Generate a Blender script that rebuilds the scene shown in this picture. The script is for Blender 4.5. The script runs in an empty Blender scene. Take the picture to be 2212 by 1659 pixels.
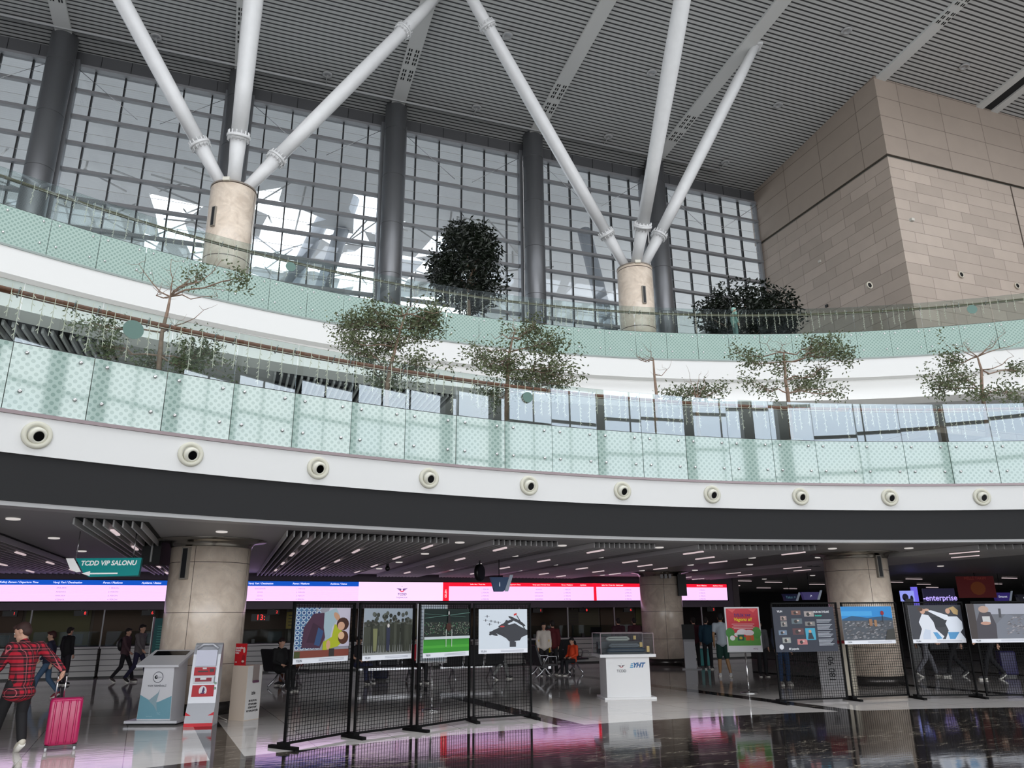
import bpy, math, random
from math import sin, cos, pi, radians as R_, sqrt, hypot, atan2
from mathutils import Vector as V, Matrix
random.seed(7)
S = bpy.context.scene; COL = S.collection
# ---------------------------------------------------------------- camera
F = 1640.0; PITCH = R_(17.0); ROLL = R_(0.5); CH = 1.7
cd = bpy.data.cameras.new('camera'); cam = bpy.data.objects.new('camera', cd); COL.objects.link(cam)
cd.sensor_width = 36; cd.lens = F / 2212 * 36; cd.clip_end = 500; cd.clip_start = .05
_f = V((0, cos(PITCH), sin(PITCH))); _u0 = V((0, -sin(PITCH), cos(PITCH))); _r0 = V((1, 0, 0))
_R = _r0 * cos(ROLL) - _u0 * sin(ROLL); _U = _r0 * sin(ROLL) + _u0 * cos(ROLL)
M4 = Matrix((_R, _U, -_f)).transposed().to_4x4(); M4.translation = (0, 0, CH); cam.matrix_world = M4
S.camera = cam
S.view_settings.view_transform = 'Standard'; S.view_settings.look = 'None'; S.view_settings.gamma = 1
EX = 2.0; S.view_settings.exposure = EX
K = 2 ** -EX                       # display value 1.0 as scene radiance
# ---------------------------------------------------------------- sky
wd = bpy.data.worlds.new('sky'); S.world = wd; wd.use_nodes = True; nt = wd.node_tree; nt.nodes.clear()
N = nt.nodes.new; L = nt.links.new
tc = N('ShaderNodeTexCoord'); mp = N('ShaderNodeMapping'); mp.inputs['Scale'].default_value = (1, 1, 2.5)
nz = N('ShaderNodeTexNoise'); nz.inputs['Scale'].default_value = 3.2; nz.inputs['Detail'].default_value = 5
cr = N('ShaderNodeValToRGB'); cr.color_ramp.elements[0].position = .42; cr.color_ramp.elements[0].color = (.69, .74, .81, 1)
cr.color_ramp.elements[1].position = .66; cr.color_ramp.elements[1].color = (1.0, .985, .965, 1)
bg = N('ShaderNodeBackground'); bg.inputs['Strength'].default_value = 1.1; ow = N('ShaderNodeOutputWorld')
L(tc.outputs['Generated'], mp.inputs['Vector']); L(mp.outputs['Vector'], nz.inputs['Vector']); L(nz.outputs['Fac'], cr.inputs['Fac'])
sz = N('ShaderNodeSeparateXYZ'); gr = N('ShaderNodeMapRange'); gr.inputs[1].default_value = .05; gr.inputs[2].default_value = .8; gr.inputs[3].default_value = 1.5; gr.inputs[4].default_value = .95
L(tc.outputs['Generated'], sz.inputs[0]); L(sz.outputs['Z'], gr.inputs[0]); L(gr.outputs[0], bg.inputs['Strength']); L(cr.outputs['Color'], bg.inputs['Color']); L(bg.outputs[0], ow.inputs[0])
S.cycles.use_denoising = True; S.cycles.max_bounces = 7; S.cycles.diffuse_bounces = 4; S.cycles.glossy_bounces = 3
S.cycles.transparent_max_bounces = 12; S.cycles.transmission_bounces = 4; S.cycles.caustics_reflective = False; S.cycles.caustics_refractive = False
S.cycles.sample_clamp_indirect = 4
# ---------------------------------------------------------------- measuring helpers
def ray(x, y):
    dx = (x - 1106) / F; dy = -(y - 829.5) / F; c, s = cos(ROLL), sin(ROLL)
    ux = dx * c + dy * s; uy = -dx * s + dy * c
    return V((ux, cos(PITCH) - uy * sin(PITCH), sin(PITCH) + uy * cos(PITCH)))
def at(x, y, Y):
    d = ray(x, y); return V((0, 0, CH)) + d * (Y / d.y)
def onz(x, y, z=0):
    d = ray(x, y); return V((0, 0, CH)) + d * ((z - CH) / d.z)
A20 = R_(20)
def G(w, n, z=0): return V((w * cos(A20) - n * sin(A20), w * sin(A20) + n * cos(A20), z))
def toG(p): return V((p.x * cos(A20) + p.y * sin(A20), -p.x * sin(A20) + p.y * cos(A20), p.z))
def onroof(x, y):
    d = ray(x, y); nn = V((-sin(A20), cos(A20), 0)); t = (27.9 - CH) / (d.z + .105 * d.dot(nn)); return V((0, 0, CH)) + d * t
def roofz(n): return 27.9 - .105 * n
C1 = V((10.1, -7.3)); R1 = 24.18        # lower balcony ring
C2 = V((9.12, -3.66)); R2 = 28.98       # upper balcony ring
def ring(c, r, deg, z=0): a = R_(deg); return V((c.x + r * sin(a), c.y + r * cos(a), z))
# ---------------------------------------------------------------- materials
def lin(c): return tuple(((v / 255) / 12.92 if v / 255 <= .04045 else ((v / 255 + .055) / 1.055) ** 2.4) for v in c[:3]) + (1,)
def mat(name, c, rough=.5, metal=0, spec=.5, var=0, vscale=3, bump=0, coat=0, emit=None, em=0):
    m = bpy.data.materials.new(name); m.use_nodes = True; t = m.node_tree; b = t.nodes['Principled BSDF']
    b.inputs['Base Color'].default_value = lin(c); b.inputs['Roughness'].default_value = rough; b.inputs['Metallic'].default_value = metal
    b.inputs['Specular IOR Level'].default_value = spec; b.inputs['Coat Weight'].default_value = coat
    if emit: b.inputs['Emission Color'].default_value = lin(emit); b.inputs['Emission Strength'].default_value = em * K
    if var or bump:
        co = t.nodes.new('ShaderNodeTexCoord'); n = t.nodes.new('ShaderNodeTexNoise'); n.inputs['Scale'].default_value = vscale; n.inputs['Detail'].default_value = 6
        t.links.new(co.outputs['Object'], n.inputs['Vector'])
        if var:
            r = t.nodes.new('ShaderNodeValToRGB'); e = r.color_ramp.elements; e[0].position = .3; e[1].position = .7
            e[0].color = tuple(v * (1 - var) for v in lin(c)[:3]) + (1,); e[1].color = tuple(min(1, v * (1 + var)) for v in lin(c)[:3]) + (1,)
            t.links.new(n.outputs['Fac'], r.inputs['Fac']); t.links.new(r.outputs['Color'], b.inputs['Base Color'])
        if bump:
            bp = t.nodes.new('ShaderNodeBump'); bp.inputs['Strength'].default_value = bump; bp.inputs['Distance'].default_value = .02
            t.links.new(n.outputs['Fac'], bp.inputs['Height']); t.links.new(bp.outputs['Normal'], b.inputs['Normal'])
    return m
_mc = {}
def flat(c, rough=.5, em=0):
    k = (tuple(c), rough, em)
    if k not in _mc: _mc[k] = mat('paint_%d_%d_%d' % tuple(c[:3]), c, rough, emit=c if em else None, em=em)
    return _mc[k]
def nodes(m): return m.node_tree, m.node_tree.nodes.new, m.node_tree.links.new, m.node_tree.nodes['Principled BSDF']
def math_(t, op, a, b=None, c=None):
    n = t.nodes.new('ShaderNodeMath'); n.operation = op
    for i, v in enumerate((a, b, c)):
        if v is None: continue
        if isinstance(v, (int, float)): n.inputs[i].default_value = v
        else: t.links.new(v, n.inputs[i])
    return n.outputs[0]
def mixc(t, f, a, b):
    n = t.nodes.new('ShaderNodeMix'); n.data_type = 'RGBA'
    if isinstance(f, (int, float)): n.inputs[0].default_value = f
    else: t.links.new(f, n.inputs[0])
    for i, v in ((6, a), (7, b)):
        if isinstance(v, tuple): n.inputs[i].default_value = v
        else: t.links.new(v, n.inputs[i])
    return n.outputs[2]
def noise(t, vec, sc, det=4, dist=0):
    n = t.nodes.new('ShaderNodeTexNoise'); n.inputs['Scale'].default_value = sc; n.inputs['Detail'].default_value = det; n.inputs['Distortion'].default_value = dist
    t.links.new(vec, n.inputs['Vector']); return n.outputs['Fac']
def stone_mat(name, bw, bh, c1, c2, mort, msize=.012, freq=2, off=.5, rough=.45):
    m = mat(name, c1, rough); t, Nn, Ll, b = nodes(m)
    co = Nn('ShaderNodeTexCoord'); sp = Nn('ShaderNodeSeparateXYZ'); Ll(co.outputs['Object'], sp.inputs[0])
    u = math_(t, 'ADD', sp.outputs['X'], sp.outputs['Y']); cb = Nn('ShaderNodeCombineXYZ'); Ll(u, cb.inputs['X']); Ll(sp.outputs['Z'], cb.inputs['Y'])
    br = Nn('ShaderNodeTexBrick'); Ll(cb.outputs[0], br.inputs['Vector']); br.offset = off; br.offset_frequency = freq
    br.inputs['Scale'].default_value = 1; br.inputs['Brick Width'].default_value = bw; br.inputs['Row Height'].default_value = bh; br.inputs['Mortar Size'].default_value = msize
    br.inputs['Color1'].default_value = lin(c1); br.inputs['Color2'].default_value = lin(c2); br.inputs['Mortar'].default_value = lin(mort)
    nf = noise(t, co.outputs['Object'], 1.2, 6, .5)
    o = mixc(t, math_(t, 'MULTIPLY', nf, .35), br.outputs['Color'], lin(tuple(v * .8 for v in c2))); Ll(o, b.inputs['Base Color'])
    return m
white = mat('white_plaster', (228, 228, 226), .55); grey = mat('grey_panel', (120, 120, 122), .5); lgrey = mat('pale_grey_paint', (176, 176, 176), .45)
dark = mat('charcoal_band', (46, 46, 47), .75, spec=.2); black = mat('black_metal', (16, 16, 18), .4); steel = mat('brushed_steel', (190, 190, 190), .25, 1)
colmetal = mat('dark_column_cladding', (128, 129, 132), .38, .6); strutm = mat('white_steel_paint', (226, 226, 226), .35, var=.03)
chrome = mat('chrome', (215, 215, 215), .12, 1); beamm = mat('beam_grey', (214, 214, 211), .5); bandm = mat('fascia_grey', (78, 78, 80), .5)
trans = mat('transom_grey', (128, 128, 130), .5); mull = mat('mullion_black', (24, 24, 26), .5)
wood = mat('handrail_wood', (128, 76, 52), .35, var=.25, vscale=20); ledwire = mat('light_string', (250, 244, 230), .4, emit=(255, 244, 220), em=.18); garl = mat('wound_cable', (120, 116, 84), .6)  # strings are unlit; faint glow added so they show white
stone_hi = stone_mat('stone_large_tiles', 2.6, 1.02, (172, 157, 144), (166, 151, 138), (112, 100, 90), .018, off=0, freq=1)
stone_lo = stone_mat('stone_small_tiles', 1.55, .52, (196, 180, 166), (176, 161, 148), (132, 118, 106), .012, off=.37, freq=3)
def marble_col(nm_='column_marble', per=.93, dv=4, ph=.05):
    m = mat(nm_, (188, 172, 156), .22); t, Nn, Ll, b = nodes(m)
    co = Nn('ShaderNodeTexCoord'); a = noise(t, co.outputs['Object'], 2.0, 8, 1.6); a2 = noise(t, co.outputs['Object'], 5.5, 8, 2.5)
    r = Nn('ShaderNodeValToRGB'); e = r.color_ramp.elements; e[0].position = .35; e[1].position = .65; e[0].color = lin((222, 204, 186)); e[1].color = lin((246, 230, 212)); Ll(a, r.inputs[0])
    vein = math_(t, 'LESS_THAN', math_(t, 'ABSOLUTE', math_(t, 'SUBTRACT', a2, .5)), .012)
    c = mixc(t, math_(t, 'MULTIPLY', vein, .5), r.outputs[0], lin((216, 205, 192)))
    sp = Nn('ShaderNodeSeparateXYZ'); Ll(co.outputs['Object'], sp.inputs[0])
    j = math_(t, 'LESS_THAN', math_(t, 'FRACT', math_(t, 'DIVIDE', math_(t, 'ADD', sp.outputs['Z'], ph), per)), .012)
    ang = math_(t, 'ARCTAN2', sp.outputs['Y'], sp.outputs['X']); j2 = math_(t, 'LESS_THAN', math_(t, 'FRACT', math_(t, 'ADD', math_(t, 'DIVIDE', ang, 2 * pi / dv), .02)), .009)
    jj = math_(t, 'MAXIMUM', j, j2); Ll(mixc(t, jj, c, lin((96, 82, 72))), b.inputs['Base Color']); return m
marble = marble_col(); marble2 = marble_col('drum_marble', 2.6, 2, 1.0)
def floor_mat():
    m = mat('polished_floor', (170, 168, 166), .06); t, Nn, Ll, b = nodes(m); b.inputs['IOR'].default_value = 1.6
    g = Nn('ShaderNodeNewGeometry'); sp = Nn('ShaderNodeSeparateXYZ'); Ll(g.outputs['Position'], sp.inputs[0]); X, Y = sp.outputs['X'], sp.outputs['Y']
    w = math_(t, 'ADD', math_(t, 'MULTIPLY', X, cos(A20)), math_(t, 'MULTIPLY', Y, sin(A20)))
    n = math_(t, 'ADD', math_(t, 'MULTIPLY', X, -sin(A20)), math_(t, 'MULTIPLY', Y, cos(A20)))
    w = math_(t, 'ADD', w, math_(t, 'MULTIPLY', n, .09))
    ww = math_(t, 'SUBTRACT', w, 6.55)
    strip = math_(t, 'LESS_THAN', math_(t, 'ABSOLUTE', math_(t, 'SUBTRACT', math_(t, 'FRACT', math_(t, 'ADD', math_(t, 'DIVIDE', ww, 5.35), .5)), .5)), .04)
    rad = math_(t, 'SQRT', math_(t, 'ADD', math_(t, 'POWER', math_(t, 'SUBTRACT', X, C1.x), 2.), math_(t, 'POWER', math_(t, 'SUBTRACT', Y, C1.y), 2.)))
    inner = math_(t, 'LESS_THAN', rad, 22.6); dk = math_(t, 'MAXIMUM', strip, inner)
    ring_ = math_(t, 'LESS_THAN', math_(t, 'ABSOLUTE', math_(t, 'SUBTRACT', rad, 33.)), .16)
    # light tiles
    cb = Nn('ShaderNodeCombineXYZ'); Ll(w, cb.inputs[0]); Ll(n, cb.inputs[1])
    br = Nn('ShaderNodeTexBrick'); Ll(cb.outputs[0], br.inputs[0]); br.offset = 0; br.inputs['Scale'].default_value = 1; br.inputs['Brick Width'].default_value = 1.2; br.inputs['Row Height'].default_value = 1.2; br.inputs['Mortar Size'].default_value = .006
    br.inputs['Color1'].default_value = lin((206, 200, 196)); br.inputs['Color2'].default_value = lin((190, 187, 185)); br.inputs['Mortar'].default_value = lin((90, 86, 84))
    mpn = Nn('ShaderNodeMapping'); mpn.inputs['Scale'].default_value = (.5, 2.2, 1); Ll(cb.outputs[0], mpn.inputs[0])
    a = noise(t, mpn.outputs[0], 2.4, 8, 1.5); light = mixc(t, math_(t, 'MULTIPLY', a, .5), br.outputs['Color'], lin((226, 218, 210)))
    # dark veined marble
    a2 = noise(t, mpn.outputs[0], 1.6, 9, 2.2); v1 = math_(t, 'SMOOTH_MIN', 1., math_(t, 'DIVIDE', math_(t, 'ABSOLUTE', math_(t, 'SUBTRACT', a2, .5)), .012), .1)
    a3 = noise(t, mpn.outputs[0], .6, 3); gate = math_(t, 'GREATER_THAN', a3, .5)
    vv = math_(t, 'MULTIPLY', math_(t, 'SUBTRACT', 1., v1), gate)
    darkc = mixc(t, math_(t, 'MULTIPLY', math_(t, 'MAXIMUM', vv, 0.), .75), lin((38, 35, 33)), lin((190, 178, 160)))
    Ll(mixc(t, dk, light, darkc), b.inputs['Base Color'])
    bp = Nn('ShaderNodeBump'); bp.inputs['Strength'].default_value = .04; bp.inputs['Distance'].default_value = .02; Ll(noise(t, mpn.outputs[0], 5, 3), bp.inputs['Height']); Ll(bp.outputs[0], b.inputs['Normal'])
    return m
def stripes_mat(name, ca, cb_, per, duty, axis='Y', rough=.6):
    m = mat(name, ca, rough); t, Nn, Ll, b = nodes(m); co = Nn('ShaderNodeTexCoord'); sp = Nn('ShaderNodeSeparateXYZ'); Ll(co.outputs['Object'], sp.inputs[0])
    f = math_(t, 'LESS_THAN', math_(t, 'FRACT', math_(t, 'DIVIDE', sp.outputs[axis], per)), duty); Ll(mixc(t, f, lin(ca), lin(cb_)), b.inputs['Base Color']); return m
roofm = stripes_mat('roof_slats', (196, 196, 194), (58, 58, 58), .2, .34)
def glass_mat(name, tint, k0, k1, rough=0):
    m = bpy.data.materials.new(name); m.use_nodes = True; t = m.node_tree; t.nodes.clear(); Nn = t.nodes.new; Ll = t.links.new
    tr = Nn('ShaderNodeBsdfTransparent'); tr.inputs[0].default_value = lin(tint); gl = Nn('ShaderNodeBsdfGlossy'); gl.inputs['Roughness'].default_value = rough; gl.inputs[0].default_value = (.84, .91, 1, 1)
    lw = Nn('ShaderNodeLayerWeight'); lw.inputs[0].default_value = .25; f = math_(t, 'ADD', math_(t, 'MULTIPLY', lw.outputs['Fresnel'], k1), k0)
    mx = Nn('ShaderNodeMixShader'); Ll(f, mx.inputs[0]); Ll(tr.outputs[0], mx.inputs[1]); Ll(gl.outputs[0], mx.inputs[2]); o = Nn('ShaderNodeOutputMaterial'); Ll(mx.outputs[0], o.inputs[0]); return m
gclear = glass_mat('clear_balustrade_glass', (240, 246, 244), .07, .5); gwall = glass_mat('facade_glass', (232, 236, 238), .03, .4); gcase = glass_mat('case_glass', (246, 248, 248), .0, .12)
def frost_mat():
    m = mat('frosted_dotted_glass', (168, 200, 190), .05, spec=.6, coat=.35); t, Nn, Ll, b = nodes(m); b.inputs['Coat Roughness'].default_value = .02
    b.inputs['Coat IOR'].default_value = 1.65
    co = Nn('ShaderNodeTexCoord'); mpn = Nn('ShaderNodeMapping'); mpn.inputs['Rotation'].default_value = (0, R_(45), 0); mpn.inputs['Scale'].default_value = (11.5, 0, 11.5); Ll(co.outputs['Object'], mpn.inputs[0])
    vo = Nn('ShaderNodeTexVoronoi'); vo.inputs['Randomness'].default_value = 0; vo.inputs['Scale'].default_value = 1; Ll(mpn.outputs[0], vo.inputs['Vector'])
    f = math_(t, 'LESS_THAN', vo.outputs['Distance'], .33); Ll(mixc(t, f, lin((174, 196, 188)), lin((144, 169, 160))), b.inputs['Base Color']); return m
frost = frost_mat()
# ---------------------------------------------------------------- mesh builder
class MB:
    def __init__(s): s.v = []; s.f = []; s.m = []; s.sm = []; s.mats = []
    def mi(s, m):
        if m not in s.mats: s.mats.append(m)
        return s.mats.index(m)
    def add(s, vs, fs, m=None, smooth=False):
        o = len(s.v); s.v += [tuple(v) for v in vs]; k = s.mi(m) if m else 0
        for f in fs: s.f.append(tuple(i + o for i in f)); s.m.append(k); s.sm.append(smooth)
        return s
    def box(s, c, d, m=None, rz=0, M=None):
        x, y, z = d[0] / 2, d[1] / 2, d[2] / 2; vs = [V((a * x, b * y, e * z)) for a in (-1, 1) for b in (-1, 1) for e in (-1, 1)]
        if M is None: M = Matrix.Rotation(rz, 3, 'Z')
        return s.add([M @ v + V(c) for v in vs], [(0, 1, 3, 2), (4, 6, 7, 5), (0, 4, 5, 1), (2, 3, 7, 6), (0, 2, 6, 4), (1, 5, 7, 3)], m)
    def bb(s, a, b, m=None): return s.box([(p + q) / 2 for p, q in zip(a, b)], [abs(q - p) for p, q in zip(a, b)], m)
    def tube(s, pts, rs, m=None, seg=8, caps=True, smooth=True):
        pts = [V(p) for p in pts]
        if isinstance(rs, (int, float)): rs = [rs] * len(pts)
        vs = []; up = V((0, 0, 1)); prev = None
        for i, p in enumerate(pts):
            d = (pts[min(i + 1, len(pts) - 1)] - pts[max(i - 1, 0)]).normalized()
            if prev is None: a = d.orthogonal().normalized() if abs(d.z) > .99 else d.cross(up).normalized()
            else: a = (prev - d * prev.dot(d)); a = a.normalized() if a.length > 1e-6 else d.orthogonal().normalized()
            prev = a; b = d.cross(a)
            vs += [p + (a * cos(2 * pi * k / seg) + b * sin(2 * pi * k / seg)) * rs[i] for k in range(seg)]
        fs = [(i * seg + k, i * seg + (k + 1) % seg, (i + 1) * seg + (k + 1) % seg, (i + 1) * seg + k) for i in range(len(pts) - 1) for k in range(seg)]
        s.add(vs, fs, m, smooth)
        if caps: o = len(s.v) - len(vs); n = len(pts); s.f += [tuple(o + k for k in reversed(range(seg))), tuple(o + (n - 1) * seg + k for k in range(seg))]; s.m += [s.m[-1]] * 2; s.sm += [False] * 2
        return s
    def lathe(s, prof, m=None, seg=32, c=(0, 0, 0), smooth=True, M=None):
        vs = []; 
        for r, z in prof: vs += [V((r * cos(2 * pi * k / seg), r * sin(2 * pi * k / seg), z)) for k in range(seg)]
        if M: vs = [M @ v for v in vs]
        vs = [v + V(c) for v in vs]
        fs = [(i * seg + k, i * seg + (k + 1) % seg, (i + 1) * seg + (k + 1) % seg, (i + 1) * seg + k) for i in range(len(prof) - 1) for k in range(seg)]
        s.add(vs, fs, m, smooth)
        o = len(s.v) - len(vs); n = len(prof)
        if prof[0][0] > 1e-4: s.f.append(tuple(o + k for k in reversed(range(seg)))); s.m.append(s.m[-1]); s.sm.append(False)
        if prof[-1][0] > 1e-4: s.f.append(tuple(o + (n - 1) * seg + k for k in range(seg))); s.m.append(s.m[-1]); s.sm.append(False)
        return s
    def ball(s, c, r, m=None, seg=12, rings=8, M=None):
        if isinstance(r, (int, float)): r = (r, r, r)
        vs = [V((0, 0, -r[2]))]; 
        for i in range(1, rings):
            a = -pi / 2 + pi * i / rings; vs += [V((r[0] * cos(a) * cos(2 * pi * k / seg), r[1] * cos(a) * sin(2 * pi * k / seg), r[2] * sin(a))) for k in range(seg)]
        vs.append(V((0, 0, r[2]))); fs = [(0, 1 + (k + 1) % seg, 1 + k) for k in range(seg)]
        fs += [(1 + i * seg + k, 1 + i * seg + (k + 1) % seg, 1 + (i + 1) * seg + (k + 1) % seg, 1 + (i + 1) * seg + k) for i in range(rings - 2) for k in range(seg)]
        t = len(vs) - 1; b = 1 + (rings - 2) * seg; fs += [(t, b + k, b + (k + 1) % seg) for k in range(seg)]
        if M: vs = [M @ v for v in vs]
        return s.add([v + V(c) for v in vs], fs, m, True)
    def prism(s, poly, z0, z1, m=None):
        n = len(poly); vs = [(x, y, z0) for x, y in poly] + [(x, y, z1) for x, y in poly]
        return s.add(vs, [tuple(reversed(range(n))), tuple(range(n, 2 * n))] + [(i, (i + 1) % n, n + (i + 1) % n, n + i) for i in range(n)], m)
    def side(s, poly, x0, x1, m=None):      # profile in the y-z plane pushed along x
        n = len(poly); vs = [(x0, y, z) for y, z in poly] + [(x1, y, z) for y, z in poly]
        return s.add(vs, [tuple(reversed(range(n))), tuple(range(n, 2 * n))] + [(i, (i + 1) % n, n + (i + 1) % n, n + i) for i in range(n)], m)
    def face(s, poly, y=0, m=None): return s.add([(x, y, z) for x, z in poly], [tuple(range(len(poly)))], m)   # flat figure facing -y
    def cap(s, a, b, ra, rb, seg=10):       # tapered capsule
        a, b = V(a), V(b); s.tube([a, b], [ra, rb], None, seg); s.ball(a, ra, None, seg, 6); s.ball(b, rb, None, seg, 6); return s
    def mesh(s, name, m=None):
        me = bpy.data.meshes.new(name); me.from_pydata(s.v, [], s.f); 
        for k in (s.mats or [m]): me.materials.append(k)
        me.polygons.foreach_set('material_index', s.m); me.polygons.foreach_set('use_smooth', s.sm); me.update(); return me
    def build(s, name, m=None, parent=None, loc=None, rz=0):
        o = bpy.data.objects.new(name, s.mesh(name, m)); COL.objects.link(o)
        if parent: o.parent = parent
        if loc is not None: o.location = loc
        if rz: o.rotation_euler = (0, 0, rz)
        return o
def tag(o, label=None, cat=None, group=None, kind=None):
    if label: o['label'] = label
    if cat: o['category'] = cat
    if group: o['group'] = group
    if kind: o['kind'] = kind
    return o
def thing(name, label, cat, loc=(0, 0, 0), rz=0, group=None, kind=None):
    o = bpy.data.objects.new(name, None); COL.objects.link(o); o.location = loc; o.rotation_euler = (0, 0, rz); o.empty_display_size = .1
    return tag(o, label, cat, group, kind)
KIDS = {}
def dup(o, parent=None, loc=None, rz=None, **kw):
    c = o.copy(); COL.objects.link(c); c.parent = parent
    if loc is not None: c.location = loc
    if rz is not None: c.rotation_euler = (0, 0, rz)
    for ch in [x for x in ALL() if x.parent == o]: dup(ch, c)
    for k, v in kw.items(): c[k] = v
    return c
def ALL(): return list(COL.objects)
def struct(o, label=None): o['kind'] = 'structure'; 
def text(body, size, m, parent, loc, rot=(pi / 2, 0, 0), name='lettering', align='CENTER', shear=0, bold=0, sx=1, **kw):
    cu = bpy.data.curves.new('t', 'FONT'); cu.body = body; cu.size = size; cu.align_x = align; cu.align_y = 'CENTER'; cu.shear = shear; cu.offset = bold; cu.extrude = .001; cu.resolution_u = 3
    to = bpy.data.objects.new('t', cu); me = bpy.data.meshes.new_from_object(to); bpy.data.objects.remove(to); bpy.data.curves.remove(cu)
    me.materials.clear(); me.materials.append(m); me.name = name
    o = bpy.data.objects.new(name, me); COL.objects.link(o); o.parent = parent; o.location = loc; o.rotation_euler = rot; o.scale = (sx, 1, 1); return o
def ell(cx, cz, rx, rz, n=14, a=0): return [(cx + rx * cos(t) * cos(a) - rz * sin(t) * sin(a), cz + rx * cos(t) * sin(a) + rz * sin(t) * cos(a)) for t in [2 * pi * k / n for k in range(n)]]
def rect(x0, z0, x1, z1): return [(x0, z0), (x1, z0), (x1, z1), (x0, z1)]
def angl(p): return atan2(p.x, p.y)
#==SHELL
# ================================================================ SETTING
fm = floor_mat()
fl = MB().add([(-75, -40, 0), (75, -40, 0), (75, 75, 0), (-75, 75, 0)], [(0, 1, 2, 3)]).build('floor', fm); struct(fl)
def outer(c, deg, nmax, wmin=-34, wmax=52):
    a = R_(deg); cg = toG(V((c.x, c.y, 0))); d = toG(V((sin(a), cos(a), 0))); ts = []
    if d.y > 1e-6: ts.append((nmax - cg.y) / d.y)
    ts.append(((wmax if d.x > 0 else wmin) - cg.x) / d.x if abs(d.x) > 1e-6 else 1e9)
    t = min(ts); return V((c.x + sin(a) * t, c.y + cos(a) * t, 0))
def slab(name, c, r, z0, z1, nmax, m, a0=-88, a1=62, st=1.5):
    b = MB(); n = int((a1 - a0) / st); vs = []
    for i in range(n + 1):
        d = a0 + i * st; p = ring(c, r, d); q = outer(c, d, nmax); vs += [(p.x, p.y, z0), (q.x, q.y, z0), (q.x, q.y, z1), (p.x, p.y, z1)]
    fs = []
    for i in range(n): o = i * 4; fs += [(o, o + 4, o + 5, o + 1), (o + 3, o + 2, o + 6, o + 7), (o + 1, o + 5, o + 6, o + 2), (o, o + 3, o + 7, o + 4)]
    o = b.add(vs, fs).build(name, m); struct(o); return o
def cyl(name, c, r0, r1, z0, z1, m, a0=-88, a1=62, st=.7):
    b = MB(); n = int((a1 - a0) / st); vs = []
    for i in range(n + 1):
        d = a0 + i * st
        for (r, z) in ((r0, z0), (r1, z0), (r1, z1), (r0, z1)): p = ring(c, r, d); vs.append((p.x, p.y, z))
    fs = [(i * 4 + k, i * 4 + (k + 1) % 4, i * 4 + 4 + (k + 1) % 4, i * 4 + 4 + k) for i in range(n) for k in range(4)]
    o = b.add(vs, fs, None, True).build(name, m); struct(o)
    for p in o.data.polygons: p.use_smooth = True
    o.data.set_sharp_from_angle(angle=.5) if hasattr(o.data, 'set_sharp_from_angle') else None
    return o
ceilm = mat('suspended_ceiling', (156, 156, 157), .5)
slab('ceiling', C1, R1 + .3, 3.2, 3.3, 52, ceilm)
slab('floor_upper', C1, R1 + .3, 4.9, 5.3, 31.0, mat('upper_floor_tile', (220, 218, 214), .3))
slab('ceiling_upper', C2, R2 + 1.15, 8.9, 9.0, 31.1, mat('upper_soffit', (200, 200, 200), .6))
slab('floor_gallery', C2, R2 + .3, 10.8, 11.1, 31.1, grey)
cyl('trim_1', C1, R1 - .02, R1 + .3, 3.22, 3.85, dark); cyl('trim_2', C1, R1, R1 + .33, 3.16, 3.22, lgrey)
cyl('trim_3', C1, R1 - .06, R1 + .3, 3.85, 4.41, white); cyl('trim_4', C1, R1 - .09, R1 + .1, 4.38, 4.43, mat('balustrade_channel', (142, 128, 130), .4, .3))
cyl('trim_5', C1, R1 + .12, R1 + .35, 4.41, 5.3, white)
cyl('trim_6', C2, R2 - .05, R2 + .6, 9.51, 10.2, white); cyl('trim_7', C2, R2 + .3, R2 + 1.2, 8.82, 9.51, mat('bright_plaster', (246, 246, 244), .55))
cyl('trim_8', C2, R2 - .08, R2 + .1, 10.17, 10.22, mat('channel_grey', (150, 160, 156), .4, .3)); cyl('trim_9', C2, R2 + .12, R2 + .35, 10.2, 11.1, white)
def wn(o): o.rotation_euler = (0, 0, A20); return o
# roof, in its own w/n frame; unseen skylight opening added to brighten the hall
rf = MB(); W0, W1, N0, N1 = -34, 52, -34, 31.4
for N0, N1 in ((-34, -5), (13, 31.4)): rf.add([(W0, N0, roofz(N0)), (W1, N0, roofz(N0)), (W1, N1, roofz(N1)), (W0, N1, roofz(N1)), (W0, N0, roofz(N0) + .5), (W1, N0, roofz(N0) + .5), (W1, N1, roofz(N1) + .5), (W0, N1, roofz(N1) + .5)],
       [(0, 3, 2, 1), (4, 5, 6, 7), (0, 1, 5, 4), (2, 3, 7, 6), (1, 2, 6, 5), (0, 4, 7, 3)])
N0, N1 = -34, 31.4
o = wn(rf.build('ceiling_roof', roofm)); struct(o)
mb = MB()
for i in range(30): mb.bb((W0 + i * 2.9 - .06, -5, roofz(4) - .3), (W0 + i * 2.9 + .06, 13, roofz(4)))
for i in range(6): mb.bb((W0, -5 + i * 3.5 - .05, roofz(4) - .2), (W1, -5 + i * 3.5 + .05, roofz(4) - .05))
o = wn(mb.build('window_roof', lgrey)); struct(o)  # bars of the added, unseen roof opening that lets in extra daylight
SL = math.atan(.105)
def roof_bar(mb, w, n0, n1, wid, dep, m=None, drop=0):
    n = (n0 + n1) / 2; ln = (n1 - n0) / cos(SL); mb.box((w, n, roofz(n) - dep / 2 - drop), (wid, ln, dep), m, M=Matrix.Rotation(-SL, 3, 'X'))
slotm = mat('slot_black', (20, 20, 20), .8)
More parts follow.
